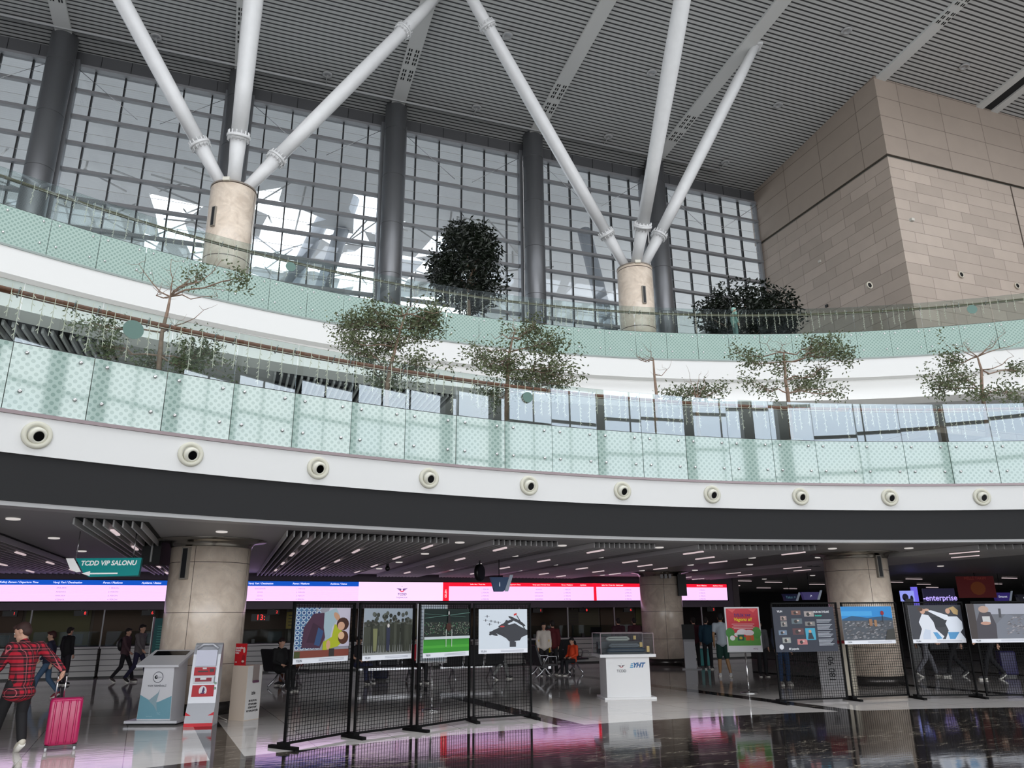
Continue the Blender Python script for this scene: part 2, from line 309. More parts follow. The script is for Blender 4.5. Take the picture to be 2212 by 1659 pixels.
for k, (w, wd_) in enumerate([(-22.2, .62), (-15.3, .62), (-8.4, .62), (-1.5, .62), (5.4, .62), (12.3, .62), (19.2, .62), (26.45, .55), (32.7, .42), (33.7, .42), (40.5, .6)]):
    top = 30.4 if w < 26 else 22.1
    mb = MB(); roof_bar(mb, w, -33, top, wd_, .12); o = wn(mb.build('roof_beam', beamm)); struct(o)
    mb = MB()
    for nc in ((27.6, 16, 4.5) if w < 26 else (17.8, 6)):
        for a in (-.2, -.1, .1, .2):
            for j in range(8):
                if j == 4: continue
                roof_bar(mb, w + a, nc - .9 + j * .24, nc - .9 + j * .24 + .14, .055, .01, None, .122)
    p = mb.build('bolt_slots', slotm, o)
mb = MB(); roof_bar(mb, 33.2, -30, 22.1, .58, .03); o = wn(mb.build('roof_gap', dark)); struct(o)
# conduit along the wall head
mb = MB(); mb.tube([(-20, 29.85, roofz(29.85) - .1), (22.9, 29.85, roofz(29.85) - .1)], .055, lgrey, 6)
for w in (-4.9, 2.06, 9, 15.95, 22.9): mb.tube([(w, 29.85, roofz(29.85) - .1), (w, 29.3, roofz(29.3) - .07)], .02, lgrey, 5)
tag(wn(mb.build('ceiling_conduit')), 'pale conduit running along the slatted roof above the glass wall', 'conduit')
k = 0
plc = {29.3: 'close to the glass wall', 24.9: 'in the middle of the roof', 20.3: 'high up near the photo top', 15.8: 'far out over the hall'}
mb = MB().lathe([(.23, -.03), (.22, -.07), (.12, -.08), (.12, -.05), (0, -.05)], lgrey, 24); d0 = None
names = {-4.9: 'between first and second beams from the left', 2.06: 'between second and third beams', 9.0: 'between third and fourth beams', 15.95: 'between fourth and fifth beams', 22.9: 'between fifth beam and stone block', 29.7: 'above the stone block'}
for n, ws in ((29.3, (-4.9, 2.06, 9.0, 15.95, 22.9)), (24.9, (-4.9, 9.0, 15.95, 22.9)), (20.3, (22.9, 29.7))):
    for w in ws:
        if w == 29.7 and n > 22: continue
        if n == 24.9 and w == -4.9: continue
        p = G(w, n, roofz(n)); lab = 'round ceiling disc %s, %s' % (names[w], plc[n])
        if d0 is None: d0 = tag(mb.build('ceiling_speaker', None, None, p), lab, 'ceiling speaker', 'round discs on the slatted roof')
        else: dup(d0, None, p, label=lab)
# dark header over glass wall, side walls, front facade
mb = MB().bb((W0, 31.1, 23.95), (26.1, 31.5, 24.62)); 
for i in range(int((26.1 - W0) / 1.15)): mb.bb((W0 + .45 + i * 1.15, 31.08, 23.96), (W0 + .47 + i * 1.15, 31.1, 24.6), mull)
mb.mats = [bandm, mull]; mb.m = [0] * 6 + [1] * (len(mb.m) - 6)
o = wn(mb.build('wall_header')); struct(o)
o = wn(MB().bb((W0 - .3, N0, 0), (W0, 31.4, 31.4)).build('wall_left', lgrey)); struct(o)
o = wn(MB().bb((W1, N0, 0), (W1 + .3, 31.4, 31.4)).build('wall_right', lgrey)); struct(o)
o = wn(MB().bb((W0, 31.1, 5.3), (52, 31.4, 8.9)).build('wall_back', grey)); struct(o)
# stone block
mb = MB().bb((26.1, 22.1, 8.6), (52, 31.5, 21.34), stone_lo); o = wn(mb.build('wall_stone', stone_lo)); struct(o)
mb = MB().add([(26.04, 22.04, 21.42), (52, 22.04, 21.42), (52, 31.5, 21.42), (26.04, 31.5, 21.42), (26.04, 22.04, roofz(22.04)), (52, 22.04, roofz(22.04)), (52, 31.5, roofz(31.5)), (26.04, 31.5, roofz(31.5))],
              [(0, 3, 2, 1), (4, 5, 6, 7), (0, 1, 5, 4), (1, 2, 6, 5), (2, 3, 7, 6), (3, 0, 4, 7)]); o = wn(mb.build('wall_stone_upper', stone_hi)); struct(o)
mb = MB().bb((26.14, 22.14, 21.3), (52, 31.5, 21.46)); o = wn(mb.build('trim_10', mat('groove_dark', (70, 74, 68), .7))); struct(o)
mb = MB().bb((33.68, 22.075, 8.7), (33.73, 22.1, 21.34)); o = wn(mb.build('trim_11', mat('joint_brown', (84, 74, 66), .7))); struct(o)
# glass wall bays
ZT = 23.95; cols = [-22.2, -15.3, -8.4, -1.5, 5.4, 12.3, 19.2, 26.1]; STEP = 1.24
pane0 = None
for i in range(len(cols) - 1):
    a, b = cols[i] + (.42 if i else 0), cols[i + 1] - (.42 if i < len(cols) - 2 else .02); mb = MB()
    z = ZT
    mb.bb((a, 30.98, ZT - .1), (b, 31.22, ZT + .02), trans); z -= STEP
    while z > 11.3:
        mb.bb((a, 30.96, z - .065), (b, 31.16, z + .065), trans); mb.bb((a, 31.17, z + STEP / 2 - .008), (b, 31.19, z + STEP / 2 + .008), lgrey); z -= STEP
    for j in range(1, 6): w = cols[i] + j * (cols[i + 1] - cols[i]) / 6; mb.bb((w - .03, 31.17, 11.1), (w + .03, 31.32, ZT), mull)
    mb.bb((a, 31.0, 11.1), (a + .12, 31.3, ZT), trans); mb.bb((b - .12, 31.0, 11.1), (b, 31.3, ZT), trans)
    for (p, q) in (((a, 30.9, ZT - .2), (a + 2.6, 30.9, ZT - 2.2)), ((b, 30.9, ZT - .2), (b - 2.6, 30.9, ZT - 2.2))): mb.tube([p, q], .012, steel, 4)
    o = wn(mb.build('window_%d' % (i + 1))); struct(o)
    MB().bb((a, 31.2, 11.1), (b, 31.22, ZT)).build('pane', gwall, o)
# cladded steel columns
cl = {-22.2: None, -15.3: None, -8.4: 'far left of the glass wall', -1.5: 'second from left, half behind the left white struts', 5.4: 'third from left, left of the tall dark tree', 12.3: 'fourth from left, right of the tall dark tree', 19.2: 'rightmost, behind the right white struts'}
c0 = None
for w in cols[:-1]:
    lab = 'dark metal clad round column, %s' % cl[w] if cl[w] else 'dark metal clad round column outside the view at left'
    if not cl[w]: continue
    if c0 is None:
        c0 = thing('steel_column', lab, 'column', G(w, 30.45, 11.1), A20, 'dark columns along the glass wall'); mb = MB(); H_ = roofz(30.45) - 11.1; z = 0
        jt = MB()
        for q in range(1, 6): jt.lathe([(.502, q * 2.45 - .012), (.502, q * 2.45 + .012)], None, 40)
        MB().lathe([(.5, 0), (.5, H_)], colmetal, 40).build('cladding', None, c0); jt.build('joint', bandm, c0)
        MB().bb((.44, .3, 0), (.6, .62, H_ - .7)).build('side_fin', colmetal, c0)
        MB().bb((-.6, .3, 0), (-.44, .62, H_ - .7)).build('side_fin', colmetal, c0)
    else: dup(c0, None, G(w, 30.45, 11.1), label=lab)
# neighbouring concourse roof outside, seen through the glass
canm = mat('outside_canopy', (216, 216, 216), .7, var=.06, vscale=.3)
mb = MB(); na, nb_ = 33.0, 75.0; rnd = random.Random(3)
def cz(n): return 27.5 - (n - na) * .20
def jit(i, j):
    q = random.Random(i * 131 + j * 7919); w = -60 + i * 1.75 + q.uniform(-.75, .75); n = na + j * 1.25 + q.uniform(-.55, .55); return (w, n, cz(n))
for i in range(80):
    for j in range(34):
        w0, w1 = -60 + i * 1.75, -60 + (i + 1) * 1.75; n0, n1 = na + j * 1.25, na + (j + 1) * 1.25
        p = G((w0 + w1) / 2, (n0 + n1) / 2); az = math.degrees(atan2(p.x, p.y)); el = math.degrees(atan2(cz((n0 + n1) / 2) - 1.7, hypot(p.x, p.y)))
        hole = -30 < az < -3 and el < 30 - abs(az + 14) * .33 + 1.5 * sin(az * .9) and rnd.random() < .72
        if hole: continue
        mb.add([jit(i, j), jit(i + 1, j), jit(i + 1, j + 1), jit(i, j + 1)], [(0, 3, 2, 1)])
ow_ = wn(MB().bb((27.0, 31.6, 9), (27.6, 75, 19)).build('wall_outside', mat('outside_wall_grey', (120, 118, 116), .8))); struct(ow_)  # added wall, blocks sky so the right end of the glass goes darker
ow_ = wn(MB().bb((26.3, 31.6, 8.6), (26.98, 50, 17.5)).build('wall_outside_stone', stone_lo)); struct(ow_)
o = wn(mb.build('canopy_outside', canm)); tag(o, 'grey concourse roof outside with broken pattern of skylights', 'canopy')
mb = MB(); rnd = random.Random(9)
for i in range(190):
    w = rnd.uniform(-28, 16); n = rnd.uniform(40, 68); mb.tube([(w, n, cz(n) - .3), (w + rnd.uniform(-5, 5), n + rnd.uniform(-4, 6), cz(n) - rnd.uniform(0, 1.6))], .06, None, 4)
o = wn(mb.build('canopy_truss', mat('truss_grey', (170, 168, 165), .5))); tag(o, 'thin pale truss bars under the outside skylights', 'truss', kind='stuff')
for k, (x0, y0, x1, y1, lab) in enumerate([(762, 430, 690, 640, 'slanted grey prop outside, behind the glass left of third column'), (700, 470, 610, 650, 'slanted grey prop outside, further left behind the glass'), (205, 330, 120, 500, 'slanted grey prop outside, beside the far left column'), (1262, 500, 1335, 800, 'slanted grey prop outside, left of the right stone drum')]):
    MBt = MB().tube([at(x0, y0, 44), at(x1, y1, 42)], .45, None, 12); tag(MBt.build('outside_prop', mat('prop_grey', (122, 124, 128), .5)), lab, 'prop')
# facade behind the camera: dark posts and transoms, open to the sky
for i in range(12):
    w = -30 + i * 7.2; o = wn(MB().bb((w - .45, -33.5, 0), (w + .45, -32.6, roofz(-33) + .1)).build('wall_front_post', mull)); struct(o)
mb = MB()
for z in (3, 6.5, 9.5, 12.5, 15.5, 18.7, 22): mb.bb((W0, -33.3, z - .12), (W1, -33.0, z + .12))
for i in range(25): mb.bb((W0 + i * 3.6 - .04, -33.25, 0), (W0 + i * 3.6 + .04, -33.05, 22))
o = wn(mb.build('window_front', mull)); struct(o)
o = wn(MB().bb((W0, -33.4, 22), (W1, -33.1, roofz(-33.2))).build('wall_front', lgrey)); struct(o)
# light portal of that open facade
pl = bpy.data.lights.new('facade_daylight', 'AREA'); pl.shape = 'RECTANGLE'; pl.size = 86; pl.size_y = 22; pl.cycles.is_portal = True
po = bpy.data.objects.new('facade_daylight', pl); COL.objects.link(po); po.location = G(9, -33.8, 11); po.rotation_euler = (R_(90), 0, A20)
pl2 = bpy.data.lights.new('skylight_daylight', 'AREA'); pl2.shape = 'RECTANGLE'; pl2.size = 86; pl2.size_y = 18; pl2.cycles.is_portal = True  # portal over the added roof opening
po = bpy.data.objects.new('skylight_daylight', pl2); COL.objects.link(po); po.location = G(9, 4, roofz(4) + 1.3); po.rotation_euler = (0, 0, A20)
#==BAL
# ================================================================ BALUSTRADES
def balustrade(c, r, z0, zf, zt, a0, step, n, label, group, seed):
    ln = 2 * r * math.tan(R_(step / 2)) - .012; proto = None; hf = zf - z0; ht = zt - z0; rnd = random.Random(seed)
    for i in range(n):
        d = a0 + i * step; p = ring(c, r, d, z0)
        if proto is None:
            proto = thing('glass_balustrade', label, 'glass panel', p, -R_(d), group)
            MB().bb((-ln / 2, -.01, 0), (ln / 2, .01, hf), frost).build('frosted_pane', None, proto)
            MB().bb((-ln / 2, -.008, hf + .006), (ln / 2, .008, ht), gclear).build('clear_pane', None, proto)
            MB().bb((-ln / 2, -.012, hf - .004), (ln / 2, .012, hf + .006), mull).build('joint_bead', None, proto)
            for sx in (-1, 1):
                for z in (hf - .12, .28): MB().lathe([(.028, 0), (.028, .02), (.018, .03), (0, .03)], chrome, 12, M=Matrix.Rotation(pi / 2, 3, 'X')).build('glass_bolt', None, proto, (sx * (ln / 2 - .17), -.01, z))
        else: dup(proto, None, p, -R_(d + rnd.uniform(-.8, .8)))
balustrade(C1, R1 - .03, 4.43, 5.39, 6.27, -39.81 - 1.225 - 2.45 * 4, 2.45, 27, 'tall glass balustrade panel with green dotted lower half on the lower balcony', 'glass panels of the lower balcony', 1)
balustrade(C2, R2 - .03, 10.22, 11.2, 12.14, -50.6, 2.22, 36, 'glass balustrade panel with green dotted lower half on the upper balcony', 'glass panels of the upper balcony', 2)
def rail(c, r, z, a0, a1, rt, name, label, m, step=1.2):
    root = thing(name, label, 'handrail'); n = int((a1 - a0) / step) + 1; pts = [ring(c, r, a0 + i * (a1 - a0) / (n - 1), z) for i in range(n)]
    MB().tube(pts, rt, m, 8).build('rail_tube', None, root); bm = MB().tube([(0, -.13, .04), (0, 0, -.07), (0, 0, -.02)], .012, steel, 6).mesh('rail_bracket')
    d = a0 + .3; j = 0
    while d < a1 and j < 90:
        o = bpy.data.objects.new('rail_bracket', bm); COL.objects.link(o); o.parent = root; o.location = ring(c, r, d, z); o.rotation_euler = (0, 0, -R_(d)); d += .75 if j % 2 else 1.7; j += 1
    return root
rail(C1, R1 + .14, 6.17, -50, 25, .05, 'handrail', 'brown wooden handrail curving along the lower balcony', wood)
rail(C2, R2 + .16, 11.99, -51, 28, .045, 'handrail', 'olive brown handrail curving along the upper balcony', mat('rail_olive', (98, 88, 58), .5))
def icicles(c, r, z, a0, a1, label, seed, sp=.16):
    rnd = random.Random(seed); mb = MB(); st = math.degrees(sp / r); d = a0; k = 0
    mb.tube([ring(c, r, a0 + i * (a1 - a0) / 200, z - .04) for i in range(201)], .006, None, 3, False)
    while d < a1:
        ln = rnd.choice((.25, .4, .55, .7, .5)); p = ring(c, r, d, z + .1); q = V((p.x + rnd.uniform(-.02, .02), p.y, z - ln))
        mb.tube([p, V((p.x, p.y, z - .1)), q], .0055, None, 3, False)
        for j in range(int(ln / .09)):
            b = p.lerp(q, .3 + .7 * j / max(1, int(ln / .09))); s = rnd.choice((-1, 1)); mb.tube([b, b + V((s * .035, 0, -.035))], .007, None, 3, False)
        d += st * rnd.uniform(.7, 1.3); k += 1
    tag(mb.build('icicle_light_string', ledwire), label, 'light string')
icicles(C1, R1 + .09, 6.17, -45, 12, 'white icicle light string hanging from the lower balcony handrail', 4, .17)
icicles(C2, R2 + .1, 11.99, -46, 20, 'white icicle light string hanging from the upper balcony handrail', 5, .24)
for x, y, c_, r_, z0, sz_, lab in ((288, 712, C1, R1, 5.39, .15, 'round green glass sticker on the lower balustrade at left'), (1140, 858, C1, R1, 5.39, .11, 'round green glass sticker on the lower balustrade near the centre'), (2100, 668, C2, R2, 11.2, .16, 'round green glass sticker on the upper balustrade at right'), (628, 576, C2, R2, 11.2, .15, 'round green glass sticker on the upper balustrade at left')):
    d = ray(x, y); a = d.x ** 2 + d.y ** 2; b_ = -2 * (d.x * c_.x + d.y * c_.y); q = c_.x ** 2 + c_.y ** 2 - (r_ - .07) ** 2; t_ = (-b_ + sqrt(b_ * b_ - 4 * a * q)) / 2 / a; p = V((0, 0, CH)) + d * t_
    tag(MB().lathe([(0, 0), (sz_, 0), (sz_, .006), (0, .006)], flat((104, 132, 124), .8), 28, smooth=False, M=Matrix.Rotation(pi / 2, 3, 'X')).build('round_sticker', None, None, p, -atan2(p.x - c_.x, p.y - c_.y)), lab, 'sticker')
# air nozzles in the lower white fascia
noz = MB().lathe([(.19, 0), (.19, -.035), (.165, -.05), (.13, -.045), (.12, .02)], flat((214, 212, 196)), 28, M=Matrix.Rotation(-pi / 2, 3, 'X'))
noz2 = MB().lathe([(.12, 0), (.118, -.06), (.085, -.085), (.07, -.075), (.07, -.04)], flat((224, 222, 208)), 24, M=Matrix.Rotation(-pi / 2, 3, 'X')); noz3 = MB().lathe([(.068, -.078), (0, -.078)], flat((14, 14, 14)), 20, M=Matrix.Rotation(-pi / 2, 3, 'X'))
root = None
nm = ['under the far left', 'second from the left', 'third from the left', 'fourth from the left', 'fifth from the left', 'sixth from the left', 'fourth from the right', 'third from the right', 'second from the right', 'under the far right']
for i in range(10):
    d = -43.61 + i * 4.915; lab = 'round white air nozzle in the white balcony fascia, ' + nm[i].replace('under the ', '')
    p = ring(C1, R1 - .06, d, 4.13)
    if root is None:
        root = thing('air_nozzle', lab, 'air nozzle', p, -R_(d), 'air nozzles along the lower fascia'); noz.build('collar', None, root)
        q = noz2.build('nozzle_barrel', None, root); q.rotation_euler = (R_(20), 0, R_(14)); noz3.build('opening', None, q)
    else: dup(root, None, p, -R_(d), label=lab)
# ================================================================ COLUMNS
def stone_column(p, dia, h, label, cap=True, slot=None, rz=0, z0=0, ped=True, mm=None):
    root = thing('stone_column', label, 'column', (p.x, p.y, z0), rz); r = dia / 2
    pr = [(r, .22 if ped else 0), (r, h)]; MB().lathe(pr, mm or marble, 48).build('shaft', None, root)
    if ped: MB().lathe([(r + .01, 0), (r + .01, .22)], mat('plinth_dark', (74, 70, 68), .25, .6), 48).build('plinth', None, root)
    if cap: MB().lathe([(r + .01, h - .16), (r + .02, h - .13), (r + .06, h - .05), (r + .3, h - .012), (r + .3, h - .002)], mat('cap_steel', (172, 168, 158), .22, 1), 48).build('capital_ring', None, root)
    if slot:
        a, za, zb = slot; e = MB(); e.box((0, -r - .02, (za + zb) / 2), (.16, .09, zb - za), flat((150, 144, 134))); s = e.build('speaker_frame', None, root, (0, 0, 0), a)
        MB().box((0, -r - .062, (za + zb) / 2), (.10, .02, zb - za - .05), flat((26, 28, 32))).build('speaker_grille', None, s)
    return root
PL = V((-6.08, 15.6)); PR = V((8.98, 20.5)); PM = V((5.4, 28.95))
stone_column(PL, 1.5, 3.2, 'large beige marble column beside the ticket kiosks at left', slot=(R_(-14), 2.42, 3.02))
stone_column(PR, 1.56, 3.2, 'beige marble column behind the right mesh panels', slot=(R_(19), 2.55, 3.1))
pm = stone_column(PM, 1.5, 3.2, 'distant beige marble column in front of the departure board', slot=None)
for k in range(3): MB().box((-.1 + .15 * k, -.86, 3.02), (.09, .12, .14), flat((190, 190, 190))).build('spot_lamp', None, pm)
MB().box((.66, -.62, 2.72), (.3, .2, .75), flat((18, 18, 20))).build('hung_speaker', None, pm)
FARC = onz(2100, 1400, 0); stone_column(V((24.5, 33.0)), 1.5, 3.2, 'dim distant column wrapped by a red banner at far right')
def drum(p, ztop, lab, slot):
    root = stone_column(p, 1.45, ztop - 11.1, lab, cap=False, slot=slot, z0=11.1, ped=False, mm=marble2)
    MB().lathe([(.0, 0), (.74, 0), (.74, .05), (.0, .05)], flat((150, 140, 130)), 40).build('rim', None, root, (0, 0, ztop - 11.1 - .02))
    MB().box((.02, -.72, ztop - 11.1 + .03), (.22, .16, .12), flat((224, 220, 206))).build('spot_lamp', None, root); return root
DL = V((-9.25, 22.4)); DM = V((5.15, 28.9)); ZL, ZM = 15.35, 15.45
drum(DL, ZL, 'beige stone drum carrying the left white struts', (R_(-22), 2.6, 3.3)); drum(DM, ZM, 'beige stone drum carrying the right white struts', (R_(15), 2.55, 3.3))
def strut(base, off, top, lab, r=.27, top_flange=False, rt=None):
    a = V((base[0] + off[0], base[1] + off[1], base[2])); d = (top - a); ln = d.length; q = d.to_track_quat('Z', 'Y').to_matrix()
    root = thing('roof_strut', lab, 'strut', a); fl_ = 1.75
    rt = rt or r
    MB().lathe([(r * .78, -.1), (r * .84, fl_ * .5), (r * 1.0, fl_)], strutm, 24, M=q).build('foot_cone', None, root)
    MB().lathe([(r * .92, fl_), (r * 1.02, ln * .3), (rt * 1.05, ln * .55), (rt * .95, ln * .85), (rt * .7, ln)], strutm, 24, M=q).build('shaft', None, root)
    def fl(z):
        m = MB().lathe([(r * 1.4, z - .04), (r * 1.4, z + .04)], strutm, 28, M=q); m.lathe([(r * 1.0, z - .12), (r * 1.32, z - .04)], strutm, 28, M=q); m.lathe([(r * 1.32, z + .04), (r * 1.0, z + .1)], strutm, 28, M=q)
        for k in range(14):
            t = 2 * pi * k / 14; m.tube([q @ V((r * 1.22 * cos(t), r * 1.22 * sin(t), z - .17)), q @ V((r * 1.22 * cos(t), r * 1.22 * sin(t), z + .17))], .022, strutm, 5)
        m.build('flange', None, root)
    fl(fl_)
    if top_flange: fl(ln - 2.6)
    MB().box((0, 0, 0), (.5, .5, .25), strutm).build('head_plate', None, root, top - a + V((0, 0, .05)))
bl = (DL.x, DL.y, ZL); bmm = (DM.x, DM.y, ZM)
strut(bl, (-.28, .02), onroof(74, -348), 'white steel strut leaning left from the left drum', .25)
strut(bl, (.02, -.15), onroof(583, -330), 'white steel strut rising steeply from the left drum', .27, rt=.3)
strut(bl, (.3, .02), onroof(952, -15), 'white steel strut leaning right from the left drum', .25, True)
strut(bmm, (-.3, .0), onroof(975, -80), 'long white steel strut leaning left from the right drum', .25, True)
strut(bmm, (.0, -.2), onroof(1530, -321), 'white steel strut rising steeply from the right drum', .27, rt=.31)
strut(bmm, (.28, .05), onroof(1632, 100), 'short white steel strut leaning right from the right drum', .25)
# small fixtures on the stone block
for k, (x, y, lab) in enumerate([(1877, 617, 'round dark nozzle on the stone block, nearest the corner'), (2075, 594, 'round dark nozzle on the stone block, highest one at right'), (2196, 618, 'round dark nozzle on the stone block at right image edge')]):
    d = ray(x, y); nn = V((-sin(A20), cos(A20), 0)); p = V((0, 0, CH)) + d * (22.1 / d.dot(nn))
    o = thing('wall_nozzle', lab, 'nozzle', p, A20, 'dark nozzles on the stone block'); Mx = Matrix.Rotation(pi / 2, 3, 'X')
    MB().lathe([(.16, 0), (.16, .06), (.13, .08), (.1, .02)], flat((196, 188, 172)), 18, M=Mx).build('collar', None, o); MB().lathe([(.1, .05), (0, .05)], flat((16, 16, 16)), 16, M=Mx).build('opening', None, o)
for x, y, lab in ((1772, 565, 'small white box fixture on the stone wall left face'), (1970, 475, 'tiny white box fixture on the stone block beside the corner'), (1787, 661, 'dark round nozzle low on the stone wall beside the tree')):
    d = ray(x, y); ww = V((cos(A20), sin(A20), 0)); nn = V((-sin(A20), cos(A20), 0)); p = V((0, 0, CH)) + d * min(26.1 / d.dot(ww), 22.1 / d.dot(nn) if x > 1900 else 1e9)
    if x < 1900: Mx = Matrix.Rotation(A20, 3, 'Z')
    o = thing('wall_sensor', lab, 'fixture', p, A20); MB().box((0, 0, 0), (.16, .14, .12), flat((200, 196, 186) if y != 661 else (22, 22, 22))).build('housing', None, o); MB().lathe([(.03, -.09), (.03, 0)], flat((90, 88, 84)), 10, M=Matrix.Rotation(pi / 2, 3, 'X')).build('sensor_eye', None, o, (-.02, -.05, 0))
#==CEIL
# ================================================================ LOWER CEILING, TICKET HALL
cg = toG(V((C1.x, C1.y, 0)))
def nst(w, r=25.3): return cg.y + sqrt(r * r - (w - cg.x) ** 2)
finm = mat('slat_metal', (205, 205, 205), .4); blackm = mat('ceiling_void', (12, 12, 12), .9); lampm = mat('tube_lamp', (255, 240, 240), .5, emit=(235, 214, 216), em=.62)
zones = [(-7.2, -3.9, .16, 'left of the hanging teal sign'), (-2.3, -1.3, .13, 'beside the hanging teal sign'), (.9, 4.05, .125, 'right of the large column'), (5.0, 6.45, .12, 'left of the ceiling centre'), (7.3, 8.8, .12, 'in the ceiling centre'), (9.8, 12.7, .14, 'in front of the distant column'), (16.3, 19, .18, 'at the right side')]
lamp0 = None
for zi, (a, b, sp, lab) in enumerate(zones):
    root = thing('slat_ceiling_bay', 'dark recessed ceiling bay with thin grey slats, ' + lab, 'ceiling bay'); root.rotation_euler = (0, 0, A20)
    nend = 28.1 if b < 20 else 40; mb = MB(); fm_ = MB(); w = a
    mb.add([(a, nst(a), 3.195), (b, nst(b), 3.195), (b, nend, 3.195), (a, nend, 3.195)], [(0, 3, 2, 1)]).build('void', blackm, root)
    while w <= b + .001: n0 = nst(w); fm_.bb((w - .012, n0, 3.09), (w + .012, nend, 3.195)); w += sp
    fm_.build('slats', finm, root)
c2g = toG(V((C2.x, C2.y, 0)))
for (a, b, rr_, n1, sp, lab) in ((-9.5, -3.6, 30.5, 30, .2, 'at the left under the upper balcony'), (.75, 6.6, 30.3, 30, .2, 'behind the leafiest potted tree')):
    root = thing('slat_ceiling_bay', 'dark recessed ceiling bay with grey slats, ' + lab, 'ceiling bay'); root.rotation_euler = (0, 0, A20)
    ns = lambda w: c2g.y + sqrt(rr_ ** 2 - (w - c2g.x) ** 2)
    MB().add([(a, ns(a), 8.895), (b, ns(b), 8.895), (b, n1, 8.895), (a, n1, 8.895)], [(0, 3, 2, 1)]).build('void', blackm, root); f2 = MB(); w = a
    while w <= b + .01: f2.bb((w - .03, ns(w), 8.76), (w + .03, n1, 8.895)); w += sp
    f2.build('slats', finm, root)
# tube lamps between slats & downlights
tl = MB().bb((-.028, -.4, -.03), (.028, .4, 0), lampm).mesh('tube_lamp'); cnt = 0
for (a, b, sp, lab) in zones:
    ww = [a + .45] if b - a < 1.6 else [a + .4 + i * 1.25 for i in range(int((b - a - .2) / 1.25) + 1)]
    for i, w in enumerate(ww):
        n = nst(w) + .9 + (i % 2) * 1.6
        while n < 27.6:
            o = bpy.data.objects.new('tube_lamp', tl); COL.objects.link(o); o.location = G(w, n, 3.1); o.rotation_euler = (0, 0, A20)
            tag(o, 'slim pale tube lamp set between slats, ceiling bay ' + lab, 'ceiling lamp', 'tube lamps, ceiling bay ' + lab); n += 3.1
dl_ = MB().lathe([(.1, 0), (.1, -.02), (.075, -.025), (0, -.02)], mat('downlight', (235, 230, 225), .4, emit=(235, 228, 224), em=.6), 16).mesh('downlight')
for w in (-3.2, -.2, 4.5, 6.9, 9.3, 13.6, 15.4, 20, 22.5):
    n = nst(min(w, 24)) + .8
    while n < (27.5 if w < 19 else 44):
        o = bpy.data.objects.new('downlight', dl_); COL.objects.link(o); o.location = G(w, n, 3.199); tag(o, 'small round downlight in the dark lower ceiling', 'downlight', 'round downlights in the lower ceiling'); n += 3.1
# far corridor tubes
k = 0
for (w, n) in [(22, 30), (22.4, 33), (22.9, 36), (24.5, 31), (25, 35), (25.6, 39), (28.8, 33), (29.3, 38), (31, 30), (31.5, 34), (32, 39), (35, 32), (36, 37), (39, 31), (40, 36), (29, 27), (33, 25.5), (37, 26.5)]:
    o = bpy.data.objects.new('corridor_lamp', tl); COL.objects.link(o); o.location = G(w, n, 3.16); o.rotation_euler = (0, 0, A20 + pi / 2 + .1); o.scale = (1, 1.3, 1)
    tag(o, 'thin white tube lamp deep in the dark corridor at right', 'ceiling lamp', 'corridor tube lamps at right')
# bulkhead with the departure board
NB = 28.6
o = wn(MB().bb((-34, NB + .02, 2.0), (20.75, NB + .5, 3.2)).build('wall_bulkhead', mat('bulkhead_mauve', (98, 84, 98), .5))); struct(o)
brd = thing('departure_board', 'long glowing departure board with blue and red headers above the ticket counters', 'display board', G(0, NB - .1, 0), A20)
pink = mat('screen_lavender', (240, 205, 245), .6, emit=(238, 196, 244), em=1.1); blu = mat('screen_blue', (10, 80, 190), .6, emit=(12, 84, 196), em=.9); red = mat('screen_red', (240, 20, 50), .6, emit=(242, 22, 52), em=.95)
pinkl = mat('screen_pale', (250, 222, 250), .6, emit=(248, 216, 250), em=1.0); tx = mat('screen_white_text', (255, 255, 255), .6, emit=(255, 255, 255), em=.95); txg = mat('screen_grey_text', (150, 120, 170), .6, emit=(160, 130, 180), em=.8)
B0, B1, B2, B3 = 2.27, 2.37, 2.74, 2.9
wl = [-16, -8.6, 4.42, 7.6, 20.05]
MB().bb((-16, -.02, B0 - .03), (20.1, .1, 2.95), blackm).build('housing', None, brd)
def scr(a, b, m, z0=B0, z1=2.93, y=-.03, nm='screen'): return MB().bb((a, y, z0), (b, y + .01, z1), m).build(nm, None, brd)
s = scr(-16, 4.42, pink); MB().bb((-16, -.035, 2.77), (4.42, -.032, 2.93), blu).build('header', None, s)
for k in range(3): MB().bb((-16, -.034, 2.36 + .12 * k), (4.42, -.032, 2.365 + .12 * k), mat('row_line', (222, 180, 230), .6, emit=(222, 184, 230), em=.9)).build('row_line', None, s)
scr(4.42, 7.55, pinkl, nm='logo_screen'); scr(7.55, 7.78, red, nm='red_divider')
s2 = scr(7.78, 20.05, pink); MB().bb((7.78, -.035, 2.79), (20.05, -.032, 2.93), red).build('header', None, s2); MB().bb((13.76, -.035, B0), (13.88, -.032, 2.93), red).build('divider', None, s2)
for i, (w, t_) in enumerate([(-6.2, 'Kalkış Zamanı / Departure Time'), (-4.85, 'Varış Yeri / Destination'), (-3.55, 'Peron / Platform'), (-2.4, 'Açıklama / Status'), (1.05, 'Varış Yeri / Destination'), (2.4, 'Peron / Platform'), (3.7, 'Açıklama / Status'), (-.3, 'Kalkış Zamanı / Departure Time')]):
    text(t_, .085 if i not in (0, 7) else .08, tx, brd, (w, -.042, 2.85), shear=.2, bold=.001)
for w, t_ in [(8.9, 'Sefer No / Train No'), (10.2, 'Kalkış saati / Departure Time'), (11.5, 'Varış saati / Arrival Time'), (12.6, 'Peron / Platform'), (13.3, 'Açıklama'), (14.6, 'Sefer No / Train No  Kalkış saati'), (17.9, 'Varış saati'), (18.8, 'Peron / Platform'), (19.6, 'Açıklama / Status')]:
    text(t_, .072, tx, brd, (w, -.042, 2.86), shear=.2)
